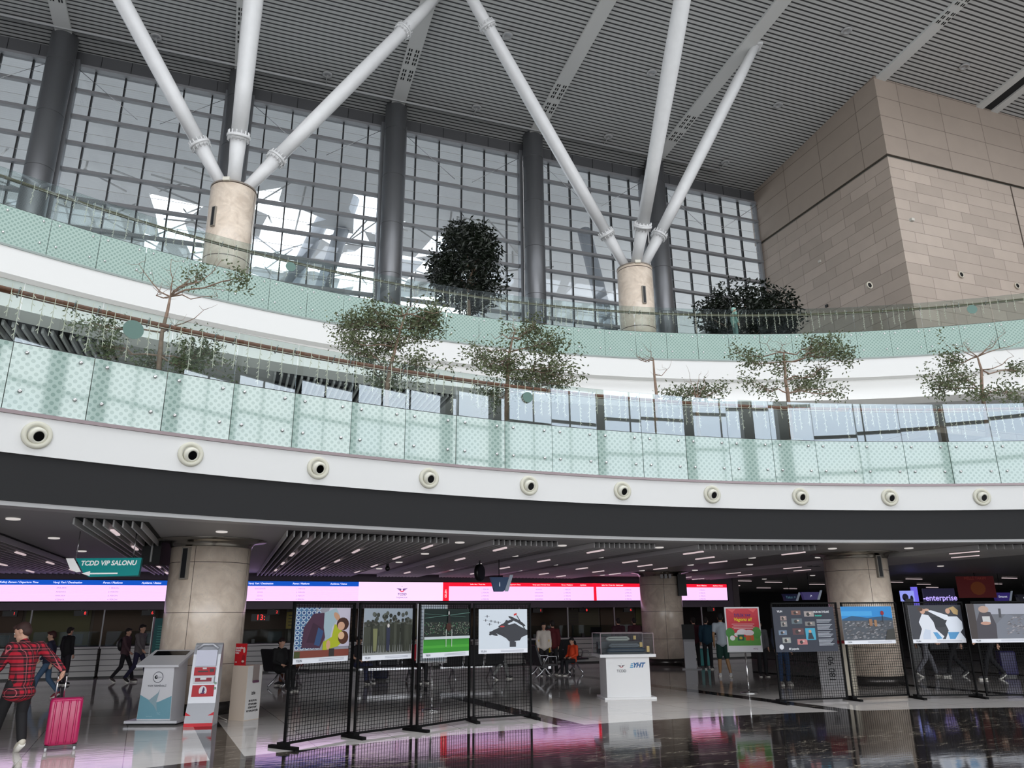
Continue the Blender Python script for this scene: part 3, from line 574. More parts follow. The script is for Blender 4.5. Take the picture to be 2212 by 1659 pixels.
rr = random.Random(2); rows = ['ANKARA', 'ESKİŞEHİR', 'KONYA', 'İSTANBUL SÖĞÜTLÜÇEŞME', 'KARAMAN', 'SİVAS']
for w in (-5, 1.05, 2.4, -3.5, 9.2, 11.4, 12.6, 15.3, 18.8):
    for k in range(4): text(rr.choice(rows) if w in (-5, 1.05, 11.4) else ['1. PERON', '2. PERON', '3. PERON', '4. PERON'][k], .07, txg, brd, (w, -.04, 2.68 - .12 * k))
def tcdd_logo(par, x, y, z, s, mr, mn, word=True):
    mb = MB(); arc = [(x + s * .5 * cos(t), z + s * .42 * sin(t)) for t in [pi + pi * k / 10 for k in range(11)]] + [(x + s * .34 * cos(t), z + s * .26 * sin(t)) for t in [2 * pi - pi * k / 10 for k in range(11)]]
    mb.face(arc, y, mr); mb.build('emblem', None, par); mb = MB()
    for sg in (-1, 1):
        for q in range(3): mb.face([(x + sg * s * .12, z + s * (.16 - .12 * q)), (x + sg * s * (1.1 - .2 * q), z + s * (.3 - .17 * q)), (x + sg * s * (1.0 - .2 * q), z + s * (.2 - .17 * q)), (x + sg * s * .2, z + s * (.04 - .1 * q))], y - .001, mn)
    mb.face(ell(x, z + s * .62, s * .07, s * .07), y, mn); mb.build('emblem_wings', None, par)
    if word: text('TCDD', s * .62, mn, par, (x, y - .002, z - s * .85), shear=.15, bold=.002)
mr_ = mat('logo_red_lit', (220, 40, 60), .6, emit=(222, 40, 70), em=.9); mn_ = mat('logo_navy_lit', (90, 70, 130), .6, emit=(90, 70, 140), em=.8)
tcdd_logo(brd, 6.0, -.05, 2.66, .19, mr_, mn_); text('TAŞIMACILIK', .07, mn_, brd, (6.0, -.05, 2.38))
for t_, z in (('SON DAKİKA', 2.6),): text('GELEN', .1, tx, brd, (7.66, -.042, 2.52), rot=(pi / 2, -pi / 2, 0))
# ticket hall behind
NBK = 33.5
bw = wn(MB().bb((-34, NBK, 0), (20.75, NBK + .3, 3.2)).build('wall_counter_back', mat('back_wall', (112, 100, 88), .6))); struct(bw)
o = wn(MB().bb((20.45, NB, 0), (20.75, NBK + .3, 3.2)).build('wall_counter_end', mat('end_wall', (96, 86, 88), .6))); struct(o)
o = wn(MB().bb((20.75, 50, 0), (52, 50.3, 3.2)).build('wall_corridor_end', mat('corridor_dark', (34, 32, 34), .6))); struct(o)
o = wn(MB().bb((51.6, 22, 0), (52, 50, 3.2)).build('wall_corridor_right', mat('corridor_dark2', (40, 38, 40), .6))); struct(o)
rr = random.Random(5); w = -9.0; i = 0
pc = [(88, 60, 36), (104, 98, 52), (92, 66, 40), (122, 112, 100), (80, 58, 40), (96, 84, 60)]
while w < 19.5:
    wd_ = rr.uniform(1.2, 2.6); c = pc[i % 6]
    o = thing('wall_cladding', 'back wall cladding panel behind the ticket counters', 'wall panel', G(w + wd_ / 2, NBK - .03, 0), A20, 'cladding panels behind the ticket counters')
    MB().box((0, 0, 1.55), (wd_ - .1, .04, 1.5), flat(c)).build('board', None, o); MB().box((0, -.01, .78), (wd_ - .1, .05, .04), flat((70, 66, 60))).build('ledge', None, o); w += wd_; i += 1
for w, lab, c in ((-1.7, 'yellow notice panel on the ticket hall back wall, left of the large column', (170, 150, 20)), (2.5, 'yellow notice panel on the ticket hall back wall, behind the red clock', (150, 130, 30)), (11.6, 'framed notice on the ticket hall back wall at centre', (90, 84, 60)), (14.3, 'dark framed notice on the ticket hall back wall', (56, 40, 26))):
    o = thing('notice_board', lab, 'notice', G(w, 31.8, 0), A20); MB().box((0, 0, 1.62), (.55, .03, .62), flat(c)).build('sheet', None, o); MB().box((0, .03, .8), (.05, .05, 1.6), black).build('post', None, o)
    for q in range(4): MB().box((0, -.02, 1.8 - q * .12), (.4, .01, .03), flat((60, 52, 20))).build('print_line', None, o)
# counters
cm = mat('counter_white', (196, 194, 192), .35); w = -9.5; ci = 0; first = None
while w < 19:
    lab = 'white ticket counter with horizontal grooves under the departure board'
    if first is None:
        first = thing('ticket_counter', lab, 'counter', G(w + .98, NB - .7, 0), A20, 'ticket counters under the departure board')
        for q in range(5): MB().bb((-.95, -.35 + .0 * q, .05 + q * .16), (.95, .3, .19 + q * .16), cm).build('front_board', None, first)
        MB().bb((-.93, -.32, 0), (.93, .28, .84), flat((60, 60, 60))).build('body', None, first); MB().bb((-.98, -.4, .85), (.98, .32, .9), cm).build('countertop', None, first)
        MB().bb((-.9, -.05, .9), (.9, -.04, 1.35), glass_mat('counter_glass', (225, 230, 230), .0, .12)).build('glass_screen', None, first); m_ = MB().box((.2, .1, 1.12), (.45, .04, .3), black).build('monitor', None, first)
        MB().box((-.5, -.2, .98), (.1, .08, .14), black).build('card_reader', None, first); MB().bb((.93, -.06, .9), (.97, -.02, 2.0), lgrey).build('post', None, first)
    else: dup(first, None, G(w + .98, NB - .7, 0))
    w += 1.99; ci += 1
rl = mat('led_red', (255, 40, 40), .5, emit=(255, 60, 60), em=1.3)
for i in range(14):
    w = -6.3 + i * 1.96; 
    if 13.2 < w < 15: pass
    o = thing('queue_display', 'small black queue display with red digit hanging above a counter', 'number display', G(w, NB - .1, 0), A20, 'queue displays above the counters')
    MB().bb((-.2, -.04, 1.82), (.2, .04, 1.98), flat((14, 12, 12))).build('case', None, o); MB().bb((-.02, 0, 1.98), (.02, .02, 2.02), black).build('hanger', None, o)
    text(str((i * 7) % 9 + 1), .13, rl, o, (.12, -.045, 1.9), name='digit')
o = thing('led_clock', 'red led clock reading 13 above the counters right of the large column', 'clock', at(563, 1334, 28) , A20); MB().box((0, .03, 0), (.62, .04, .24), black).build('case', None, o); text('13:', .26, rl, o, (0, -.0, 0), name='digits')
#==SIGNS
# ================================================================ HANGING THINGS
teal = mat('sign_teal', (0, 128, 128), .4, emit=(0, 128, 128), em=.35); wlit = mat('sign_white', (235, 235, 235), .4, emit=(235, 235, 235), em=.35)
def pxsign(x0, y0, x1, y1, Y, rz=0):
    a, b = at(x0, y1, Y), at(x1, y0, Y); return (a + b) / 2, abs(b.x - a.x), abs(b.z - a.z)
c, w_, h_ = pxsign(138, 1205, 308, 1247, 13.6)
sg = thing('hanging_sign', 'teal hanging sign reading TCDD VIP SALONU with a left arrow', 'sign', c)
hw, hh = w_ / 2, h_ / 2
MB().face([(-hw + .17, hh), (hw, hh), (hw - .02, -hh + .02), (-hw + .45, -hh), (-hw + .34, -hh + .07)], -.03, teal).build('sign_face', None, sg)
MB().face([(-hw, hh), (-hw + .14, hh), (-hw + .3, -hh + .09), (-hw + .22, -hh + .08), (-hw + .1, -.02)], -.03, wlit).build('white_stripe', None, sg)
MB().add([(x, y, z) for y in (-.028, .03) for x, z in ((-hw + .17, hh), (hw, hh), (hw - .02, -hh), (-hw + .45, -hh))], [(0, 1, 2, 3), (7, 6, 5, 4), (0, 4, 5, 1), (1, 5, 6, 2), (2, 6, 7, 3), (3, 7, 4, 0)], flat((20, 90, 92))).build('sign_body', None, sg)
text('TCDD VIP SALONU', .112, wlit, sg, (.10, -.04, .07), shear=.15, bold=.003); MB().face([(-.35, -.1), (-.2, -.06), (-.2, -.09), (.28, -.09), (.28, -.115), (-.2, -.115), (-.2, -.145)], -.036, wlit).build('arrow', None, sg)
for sx in (-.5, .5): MB().tube([(sx, 0, hh), (sx, 0, 3.2 - c.z)], .008, steel, 5).build('hanger_rod', None, sg)
c, w_, h_ = pxsign(308, 1150, 362, 1222, 15.5)
o = thing('ceiling_unit', 'black box unit hanging under the ceiling left of the large column', 'ceiling unit', (c.x, c.y, c.z)); MB().box((0, .1, 0), (w_ * .9, .5, h_ * .95), flat((22, 22, 24))).build('casing', None, o)
MB().box((.02, -.17, -.02), (.03, .03, h_ * .75), flat((170, 170, 170))).build('rail', None, o); MB().box((.15, -.16, h_ * .32), (.12, .02, .08), flat((180, 178, 176))).build('label_plate', None, o); MB().tube([(0, .1, h_ / 2), (0, .1, 3.2 - c.z)], .02, black, 6).build('hanger_rod', None, o)
def hang_sign(x0, y0, x1, y1, Y, label, cc, txt=None, tc_=(220, 225, 235), em=.3, sidec=(150, 160, 175), rz=.12, sz=.5):
    c, w_, h_ = pxsign(x0, y0, x1, y1, Y); o = thing('hanging_sign', label, 'sign', c, rz)
    pts = [(-w_ / 2, h_ / 2), (w_ / 2, h_ / 2), (w_ / 2 - h_ * .15, -h_ * .3), (w_ / 2 - h_ * .4, -h_ / 2), (-w_ / 2 + h_ * .3, -h_ / 2), (-w_ / 2 + .05, h_ * .1)]
    n = len(pts); MB().add([(x, -.08, z) for x, z in pts] + [(x, .08, z) for x, z in pts], [tuple(range(n)), tuple(reversed(range(n, 2 * n)))] + [(i, n + i, n + (i + 1) % n, (i + 1) % n) for i in range(n)], flat(cc, .5, em)).build('sign_body', None, o)
    MB().face([(w_ / 2 + .03, h_ / 2 + .06), (w_ / 2 + .12, h_ / 2 + .06), (w_ / 2 - .02, -h_ / 2), (w_ / 2 - .12, -h_ / 2)], -.1, flat(sidec, .5, em)).build('end_flap', None, o)
    if txt: text(txt, h_ * sz, flat(tc_, .5, .6), o, (0, -.09, 0))
    MB().tube([(0, 0, h_ / 2), (0, 0, 3.2 - c.z)], .012, black, 5).build('hanger_rod', None, o); return o
hang_sign(1058, 1247, 1098, 1278, 21, 'small dark blue hanging sign beside the round clock', (38, 62, 96), 'i', rz=.2)
hang_sign(1690, 1283, 1722, 1298, 30, 'dim blue hanging sign left of the right marble column', (22, 26, 60), 'Taksi ↗', (90, 130, 140)); hang_sign(1730, 1279, 1768, 1296, 29, 'dim violet hanging sign beside the right marble column', (70, 62, 120), '↗')
hang_sign(2146, 1280, 2180, 1298, 32, 'violet sign at the far right corridor reading Emanetler', (56, 40, 130), 'Emanet', sz=.4); hang_sign(2194, 1284, 2235, 1299, 33.5, 'dark sign with left arrow at the right image edge', (18, 18, 34), '← Tren', sz=.4)
c = at(1036, 1237, 20.5); o = thing('hanging_clock', 'round black two-sided clock hanging under the ceiling, seen edge on', 'clock', c, R_(65)); MB().lathe([(.2, -.06), (.22, -.04), (.22, .04), (.2, .06)], black, 28, M=Matrix.Rotation(pi / 2, 3, 'X')).build('case', None, o); MB().lathe([(.18, .065), (0, .065)], flat((60, 60, 70)), 24, M=Matrix.Rotation(pi / 2, 3, 'X')).build('dial', None, o); MB().tube([(0, 0, .2), (0, 0, 3.2 - c.z)], .02, black, 6).build('hanger_rod', None, o)
c = at(837, 1228, 22); o = thing('dome_camera', 'tiny black dome camera under the lower ceiling', 'camera', c); MB().ball((0, 0, 0), .07, black).build('dome', None, o); MB().tube([(0, 0, .03), (0, 0, 3.2 - c.z)], .04, black, 8).build('mount', None, o)
c, w_, h_ = pxsign(1744, 1210, 1770, 1224, 24); o = thing('exit_sign', 'small dark exit arrow sign under the ceiling left of the right marble column', 'sign', c); MB().box((0, 0, 0), (w_, .04, h_), flat((24, 26, 26))).build('sign_body', None, o); text('▯✦', .12, flat((190, 200, 195), .5, .4), o, (0, -.03, 0)); MB().tube([(0, 0, h_ / 2), (0, 0, 3.2 - c.z)], .01, black, 5).build('hanger_rod', None, o)
# rental office signs in the corridor
c, w_, h_ = pxsign(1998, 1276, 2062, 1302, 31); o = thing('office_sign', 'dark lit office sign reading enterprise in the right corridor', 'sign', (c.x, c.y, c.z)); MB().box((0, .05, 0), (w_, .08, h_ * 1.4), flat((24, 18, 60), .5, .35)).build('sign_body', None, o); text('-enterprise', .30, flat((190, 170, 255), .5, 1.0), o, (0, -.01, -.05), bold=.004)
MB().box((-.95, .04, 0), (.22, .1, h_ * 1.7), flat((120, 110, 240), .5, .7)).build('end_block', None, o); MB().box((0, .1, -1.1), (w_, .06, 1.7), flat((16, 14, 30))).build('shop_front', None, o)
c, w_, h_ = pxsign(1948, 1276, 1974, 1299, 30.4); o = thing('office_screen', 'bright bluish advertising screen beside the enterprise sign', 'screen', c); MB().box((0, .07, -1.25), (.3, .3, 2.3), black).build('plinth', None, o); MB().box((0, .05, 0), (w_, .06, h_), flat((150, 160, 245), .5, .8)).build('panel', None, o); MB().face(ell(-.1, -.05, .12, .14), 0, flat((30, 26, 80))).build('figure', None, o); MB().face(ell(.14, -.1, .06, .12), 0, flat((30, 26, 80))).build('figure', None, o); MB().box((0, .07, -1.2), (.1, .05, 1.9), black).build('post', None, o)
c, w_, h_ = pxsign(2066, 1245, 2138, 1292, 31.6); o = thing('red_banner', 'dark red banner with a faint orange picture wrapped before the far column', 'banner', (c.x, c.y - .2, c.z)); MB().box((0, 0, 0), (w_, .05, h_), flat((92, 10, 14), .6, .15)).build('cloth', None, o); MB().face(ell(.05, -.05, .3, .26), -.04, flat((120, 56, 10), .6, .15)).build('picture', None, o); text('MİLLİ TAKIM', .15, flat((140, 60, 50), .6, .2), o, (0, -.03, .33)); MB().tube([(0, 0, h_ / 2), (0, 0, 3.2 - c.z)], .02, black, 5).build('hanger_rod', None, o)
#==MESH
# ================================================================ MESH PANELS AND POSTERS
wire = mat('black_wire', (8, 8, 9), .6, spec=.15)
PH = 1.90
def mesh_panel(a, b, label):
    a, b = V((a[0], a[1], 0)), V((b[0], b[1], 0)); d = b - a; ln = d.length; rz = atan2(d.y, d.x)
    root = thing('display_grid', label, 'mesh panel', a, rz); H0, H1 = .05, PH + .02
    fr = MB(); fr.bb((0, -.015, H0), (.03, .015, H1)); fr.bb((ln - .03, -.015, H0), (ln, .015, H1)); fr.bb((0, -.015, H1 - .03), (ln, .015, H1)); fr.bb((0, -.015, H0), (ln, .015, H0 + .03)); fr.build('frame', wire, root)
    g = MB(); n = round(ln / .052); 
    for i in range(1, n): x = i * ln / n; g.bb((x - .003, -.004, H0), (x + .003, .001, H1))
    m = round((H1 - H0) / .052)
    for i in range(1, m): z = H0 + i * (H1 - H0) / m; g.bb((0, .001, z - .003), (ln, .006, z + .003))
    g.build('wire_grid', wire, root)
    return root, ln, rz
LP = [((-3.15, 11.3), (-2.49, 12.3), 'leftmost'), ((-2.40, 12.2), (-1.60, 12.98), 'second from left'), ((-1.55, 12.9), (-.75, 13.82), 'third from left'), ((-.70, 13.86), (.29, 14.29), 'fourth from left')]
LP = [((-3.15, 11.3), (-2.47, 12.32)), ((-2.38, 12.2), (-1.62, 12.98)), ((-1.54, 12.86), (-.76, 13.80)), ((-.71, 13.86), (.3, 14.29))]
RP = [((5.24, 16.18), (6.74, 16.55)), ((6.88, 16.68), (8.22, 17.04)), ((8.30, 16.86), (9.60, 16.95)), ((9.66, 16.76), (11.05, 16.9))]
LN = ['leftmost black mesh panel, holding the poster of two people lying down', 'black mesh panel holding the poster of a crowd of soldiers', 'black mesh panel holding the stadium poster', 'black mesh panel holding the pale poster with a black silhouette']
RN = ['black mesh panel holding the dark navy text poster', 'black mesh panel in front of the right marble column', 'black mesh panel holding the poster of two karate fighters', 'rightmost black mesh panel, cut by the image edge']
LR = [mesh_panel(a, b, l) for (a, b), l in zip(LP, LN)]; RR = [mesh_panel(a, b, l) for (a, b), l in zip(RP, RN)]
for (root, ln, rz), xs in zip(LR + RR, ((0, None), (0, None), (0, None), (0, 1), (0, None), (0, None), (0, 1), (1, None))):
    for x in xs:
        if x is None: continue
        f_ = MB().box((x * ln, 0, .02), (.07, .55, .04), wire).build('foot', None, root); MB().box((x * ln, 0, .06), (.1, .16, .05), wire).build('clamp', None, f_)
def poster(panel, px, base, shapes, label, paper=(236, 238, 244), strip=True, texts=()):
    root_p, ln, rz = panel; a = root_p.location
    # px = (x0,y0,x1,y1) in the photo; the sheet hangs on the panel plane
    nrm = V((-sin(rz), cos(rz), 0)); off = -.03
    def hit(x, y): d = ray(x, y); o = V((0, 0, CH)); t = ((a + nrm * off) - o).dot(nrm) / d.dot(nrm); return o + d * t
    x0, y0, x1, y1 = px; pl_, pr = hit(x0, (y0 + y1) / 2), hit(x1, (y0 + y1) / 2); u0 = (pl_ - a).dot(V((cos(rz), sin(rz), 0))); u1 = (pr - a).dot(V((cos(rz), sin(rz), 0)))
    zt = hit((x0 + x1) / 2, y0).z; zb = hit((x0 + x1) / 2, y1).z; Wd, Ht = u1 - u0, zt - zb
    o = thing('poster', label, 'poster', a + V((cos(rz), sin(rz), 0)) * u0 + nrm * off + V((0, 0, zb)), rz)
    MB().bb((0, 0, 0), (Wd, .008, Ht), flat(paper)).build('sheet', None, o); s0 = .1 if strip else 0
    mb = MB(); mb.face(rect(.0, s0 * Ht, Wd, Ht), -.001, flat(base)); y = -.0012
    for c, poly in shapes: mb.face([(min(1, max(0, u)) * Wd, (s0 + (1 - s0) * min(1, max(0, v))) * Ht) for u, v in poly], y, flat(c)); y -= .00006
    mb.build('printed_picture', None, o)
    if strip:
        text('YILIN', .045, flat((90, 96, 110)), o, (.1 * Wd, -.003, .05 * Ht)); m2 = MB()
        for q in range(2): m2.bb((Wd * .45, -.002, Ht * (.035 + .025 * q)), (Wd * .92, -.001, Ht * (.042 + .025 * q)), flat((150, 154, 170)))
        m2.build('caption_lines', None, o)
    for t_ in texts: text(t_[0], t_[1] * Ht, flat(t_[2]), o, (t_[3] * Wd, -.008, t_[4] * Ht), align='LEFT', shear=t_[5] if len(t_) > 5 else 0, bold=.001, name='lettering')
    return o
rr = random.Random(11)
# 1 mother and child lying
sh = [((70, 110, 150), rect(0, .18, .35, 1))]
for i in range(5):
    for j in range(9): cx, cz_ = .04 + i * .09, .2 + j * .1; sh += [((190, 205, 215), ell(cx, cz_, .04, .045, 8)), ((44, 70, 120), ell(cx, cz_, .024, .027, 8))]
sh += [((196, 190, 206), [(.55, .2), (1, .2), (1, 1), (.6, 1), (.5, .7)]), ((74, 46, 66), [(.12, .2), (.45, .18), (.6, .55), (.56, .9), (.3, .88), (.14, .6)]), ((60, 36, 54), [(.2, .3), (.35, .28), (.45, .6), (.3, .7)]), ((54, 80, 120), [(.34, .25), (.44, .22), (.5, .52), (.4, .6)]),
       ((160, 182, 190), [(.5, .9), (.72, 1), (.8, .82), (.66, .6), (.62, .3), (.55, .3), (.5, .6)]), ((172, 180, 40), [(.5, .12), (.78, .2), (.92, .34), (.82, .62), (.7, .66), (.66, .4), (.5, .3)]), ((196, 150, 120), ell(.74, .82, .05, .1, 10, .5)), ((206, 160, 130), ell(.6, .24, .04, .1, 8)),
       ((66, 38, 30), ell(.86, .66, .12, .14)), ((206, 160, 132), ell(.83, .62, .07, .09)), ((80, 46, 32), ell(.88, .38, .1, .14)), ((216, 176, 140), ell(.84, .42, .06, .08)), ((128, 66, 54), rect(0, 0, 1, .14)), ((52, 46, 44), rect(.62, 0, .72, .16)), ((70, 76, 40), rect(0, 0, .1, .13))]
poster(LR[0], (637, 1313, 754, 1431), (150, 150, 160), sh, 'poster of a woman and child lying embraced on patterned cloth')
# 2 soldiers
sh = [((150, 160, 170), rect(0, .7, 1, 1)), ((90, 96, 90), rect(0, .25, 1, .7)), ((140, 142, 140), rect(0, 0, 1, .2))]
for i in range(70):
    x = rr.random(); z = rr.uniform(.35, .9); g_ = rr.randint(26, 96); sh.append(((g_, g_ + 4, g_ - 4), ell(x, z, .035, .05, 8)))
for i in range(16):
    x = .03 + i * .062 + rr.uniform(-.02, .02); g_ = rr.randint(30, 74); c_ = (g_, g_ + 3, g_ - 8); z = rr.uniform(.6, .7)
    sh += [(c_, [(x - .04, z), (x + .04, z), (x + .035, .36), (x + .03, .06), (x + .008, .06), (x, .34), (x - .012, .05), (x - .035, .05), (x - .035, .36)]), ((g_ + 26, g_ + 24, g_ + 16), ell(x, z + .05, .022, .035, 8)), ((g_ - 8, g_ - 6, g_ - 14), ell(x, z + .075, .028, .03, 8))]
sh += [((206, 200, 196), ell(.49, .62, .025, .045, 8)), ((40, 44, 66), [(.45, .58), (.53, .58), (.52, .08), (.46, .08)]), ((120, 122, 84), [(.18, .56), (.27, .56), (.26, .08), (.2, .08)])]
poster(LR[1], (785, 1314, 890, 1425), (80, 84, 84), sh, 'poster of a dense crowd of soldiers around one small figure')
# 3 stadium
sh = [((16, 34, 30), rect(0, .7, 1, 1)), ((60, 150, 50), rect(0, 0, 1, .3)), ((78, 168, 60), rect(0, .1, 1, .16))]
for i in range(300): g_ = rr.randint(40, 170); sh.append(((g_, g_ + 6, g_ - 10) if i % 5 else (60, 130, 90), ell(rr.random(), rr.uniform(.4, .68), .009, .012, 5)))
sh += [((206, 214, 216), rect(0, .3, 1, .36)), ((96, 130, 120), [(0, .78), (1, .9), (1, .915), (0, .79)]), ((80, 110, 100), [(0, .88), (.9, .8), (.9, .81), (0, .89)]), ((66, 34, 26), ell(.52, .58, .055, .1)), ((40, 34, 36), [(.5, .66), (.56, .66), (.54, .98), (.51, .98)]), ((216, 220, 216), rect(.46, .12, .47, .52)), ((216, 220, 216), rect(.585, .12, .595, .52)), ((240, 240, 236), ell(.52, .9, .012, .05, 6))]
poster(LR[2], (915, 1315, 1013, 1419), (36, 44, 40), sh, 'stadium poster with green pitch, crowd and tall goal posts')
# 4 silhouette
sh = []
for (x, z) in ((.17, .82), (.14, .72), (.25, .7), (.33, .68), (.4, .66), (.22, .62)): sh += [((60, 64, 74), rect(x - .05, z - .004, x + .05, z + .004)), ((60, 64, 74), rect(x - .008, z - .03, x + .008, z + .03))]
sh += [((40, 42, 50), [(.42, .36), (.36, .5), (.46, .56), (.52, .66), (.62, .6), (.74, .64), (.84, .56), (1, .46), (1, .34), (.88, .28), (.84, .2), (.74, .19), (.72, .14), (.62, .18), (.56, .26)]), ((44, 46, 54), [(.63, .17), (.76, .17), (.76, .04), (.63, .04)])]
for (x, z, a, l) in ((.4, .48, .3, .13), (.34, .42, .1, .12), (.3, .38, -.5, .1), (.5, .6, .5, .12), (.62, .68, .5, .14), (.72, .74, -.6, .14), (.84, .66, -.7, .16), (.44, .38, -.4, .12), (.56, .64, 1.4, .09), (.26, .4, .9, .07)): sh.append(((34, 36, 44), ell(x, z, l, .035, 10, a)))
sh += [((30, 32, 40), [(.77, .84), (.79, .84), (.97, .46), (.95, .46)]), ((200, 40, 40), [(.72, .83), (.78, .85), (.78, .9), (.72, .88)]), ((190, 60, 60), ell(.48, .56, .05, .02, 8))]
poster(LR[3], (1034, 1316, 1139, 1411), (214, 222, 230), sh, 'pale poster with black branch silhouette, aeroplanes and small red flag')
# right 1 navy info poster
sh = []
pcs = [(.31, .86, .15, .1), (.12, .74, .1, .1), (.52, .82, .16, .12), (.3, .66, .17, .12), (.12, .6, .1, .12), (.52, .61, .16, .1), (.07, .42, .13, .1), (.3, .42, .18, .14), (.12, .24, .13, .12), (.36, .2, .16, .12)]
for i, (x, z, a, b) in enumerate(pcs):
    x *= .98; z -= .04; c_ = [(120, 84, 74), (150, 130, 126), (160, 150, 146), (90, 104, 110), (130, 128, 126), (120, 120, 118), (110, 130, 150), (90, 56, 60), (150, 154, 150), (190, 120, 120)][i]
    sh += [(c_, rect(x, z, x + a, z + b)), ((40, 38, 40), ell(x + a * .4, z + b * .45, a * .18, b * .35, 8)), ((200, 180, 170), ell(x + a * .62, z + b * .62, a * .12, b * .16, 8))]
sh += [((60, 160, 190), rect(.5, .26, .66, .52)), ((30, 32, 44), [(.53, .28), (.63, .28), (.6, .42), (.55, .42)]), ((196, 150, 120), ell(.575, .45, .025, .035, 8))]
for q in range(22):
    if q in (3, 9, 15): continue
    sh.append(((200, 206, 214), rect(.7, .70 - q * .027, .95 - (q % 4) * .02, .71 - q * .027)))
o = poster(RR[0], (1672, 1311, 1805, 1408), (32, 38, 54), sh, 'dark navy poster with small photo collage and columns of text', paper=(32, 38, 54), strip=False, texts=[('YILIN EN İYİLERİ', .055, (230, 232, 236), .66, .88), ('finalistler', .05, (60, 190, 170), .68, .8, .2), ('YILIN', .06, (235, 235, 238), .07, .9), ('80 yaşında', .06, (225, 228, 232), .2, .07, .2)])
MB().face(ell(.13, .1, .05, .05), -.004, flat((215, 218, 224))).build('round_emblem', None, o)
# right 2 ruined town
sh = [((40, 140, 210), rect(0, .62, 1, 1)), ((70, 165, 225), rect(0, .72, .6, .86)), ((40, 84, 120), [(0, .62), (.2, .72), (.5, .66), (.8, .7), (1, .64), (1, .55), (0, .55)]), ((78, 84, 92), rect(0, .0, 1, .58))]
for i in range(170): g_ = rr.randint(60, 160); sh.append(((g_, g_, g_ + 4), [(x_ + dx, z_ + dz) for x_, z_ in [(rr.random() * .92, rr.uniform(.02, .55))] for dx, dz in ((0, 0), (.04, .01), (.05, .04), (.01, .035))]))
sh += [((150, 110, 80), rect(.52, .42, .58, .62)), ((160, 120, 84), rect(.62, .4, .67, .6)), ((150, 20, 34), ell(.8, .8, .035, .07, 8)), ((60, 60, 66), rect(.795, .5, .805, .76)), ((56, 56, 52), [(.8, 0), (1, 0), (1, .34), (.86, .3)])]
poster(RR[1], (1820, 1310, 1930, 1391), (60, 120, 170), sh, 'poster of a ruined town under a blue sky with a red flag')
# right 3 karate
sh = [((30, 34, 44), ell(.5, .5, .3, .16, 14)), ((228, 232, 240), [(.12, 0), (.2, .3), (.16, .5), (.24, .74), (.36, .7), (.44, .5), (.46, .3), (.6, .08), (.56, 0)]), ((206, 216, 232), [(.2, .1), (.26, .3), (.36, .26), (.34, .0), (.2, 0)]), ((206, 160, 136), ell(.26, .82, .05, .08)), ((70, 46, 34), ell(.22, .88, .05, .06)), ((226, 232, 242), [(.62, 0), (.7, .25), (.66, .45), (.74, .66), (.9, .66), (.98, .5), (.98, .3), (.92, .2), (1, 0)]), ((232, 236, 244), [(.34, .84), (.42, .85), (.72, .7), (.78, .56), (.66, .56)]), ((206, 164, 140), ell(.34, .86, .05, .04, 8)), ((206, 160, 136), ell(.74, .82, .045, .08)), ((190, 160, 110), [(.74, .9), (.86, .96), (.94, .84), (.92, .7), (.84, .74), (.8, .86)]), ((80, 150, 200), [(.68, .2), (.9, .2), (.8, .0), (.7, 0)]), ((90, 160, 210), [(.4, .2), (.48, .2), (.56, .02), (.46, 0)])]
poster(RR[2], (1967, 1307, 2081, 1389), (52, 54, 62), sh, 'poster of two karate fighters in white striking each other')
sh = [((170, 172, 184), rect(.3, .7, 1, 1)), ((120, 124, 134), [(.35, .3), (.6, .7), (.8, .6), (1, .8), (1, 0), (.35, 0)]), ((56, 46, 44), rect(0, 0, .12, 1)), ((66, 62, 70), [(.1, 0), (.12, .5), (.2, .8), (.36, .76), (.42, .4), (.4, 0)]), ((186, 156, 140), ell(.26, .84, .08, .1)), ((206, 206, 206), rect(.22, .46, .34, .64)), ((196, 150, 130), ell(.26, .44, .08, .05)), ((70, 70, 76), [(.48, .6), (.52, .6), (.53, .86), (.49, .86)])]
for i in range(80): g_ = rr.randint(90, 170); x_, z_ = rr.uniform(.55, .95), rr.uniform(.1, .6); sh.append(((g_, g_ - 4, g_), [(x_, z_), (x_ + .05, z_ + .01), (x_ + .03, z_ + .04)]))
sh += [((170, 120, 96), [(.86, .1), (1, .05), (1, .9), (.92, .7)])]
poster(RR[3], (2093, 1304, 2232, 1388), (110, 112, 120), sh, 'poster of an elderly man bent over before rubble, at the right image edge')
#==STANDS
# ================================================================ STANDS, KIOSKS, CASE
def pole_stand(p, px, label, face_c, Y=None, shapes=None, rz=0, back=False):
    o = thing('poster_stand', label, 'poster stand', (p[0], p[1], 0), rz); x0, y0, x1, y1 = px; a, b = at(x0, y1, p[1]), at(x1, y0, p[1]); w_, h_ = (b.x - a.x) / cos(rz), b.z - a.z; cx = (a.x + b.x) / 2 - p[0]; cz_ = (a.z + b.z) / 2
    MB().lathe([(.19, 0), (.19, .02), (.03, .035), (0, .04)], chrome, 32).build('base_disc', None, o); MB().tube([(0, 0, .02), (cx * .8, 0, cz_ - h_ / 2 + .03)], .02, chrome, 10).build('pole', None, o)
    f = MB().bb((cx - w_ / 2, -.02, cz_ - h_ / 2), (cx + w_ / 2, .02, cz_ + h_ / 2), flat((214, 214, 216))).build('frame', None, o)
    mb = MB(); mb.face(rect(cx - w_ / 2 + .03, cz_ - h_ / 2 + .03, cx + w_ / 2 - .03, cz_ + h_ / 2 - .03), -.022, flat(face_c)); y = -.0225
    for c_, poly in shapes or []: mb.face([(cx + (u - .5) * (w_ - .06), cz_ + (v - .5) * (h_ - .06)) for u, v in poly], y, flat(c_)); y -= .0001
    mb.build('printed_sheet', None, o); return o, cx, cz_, w_, h_
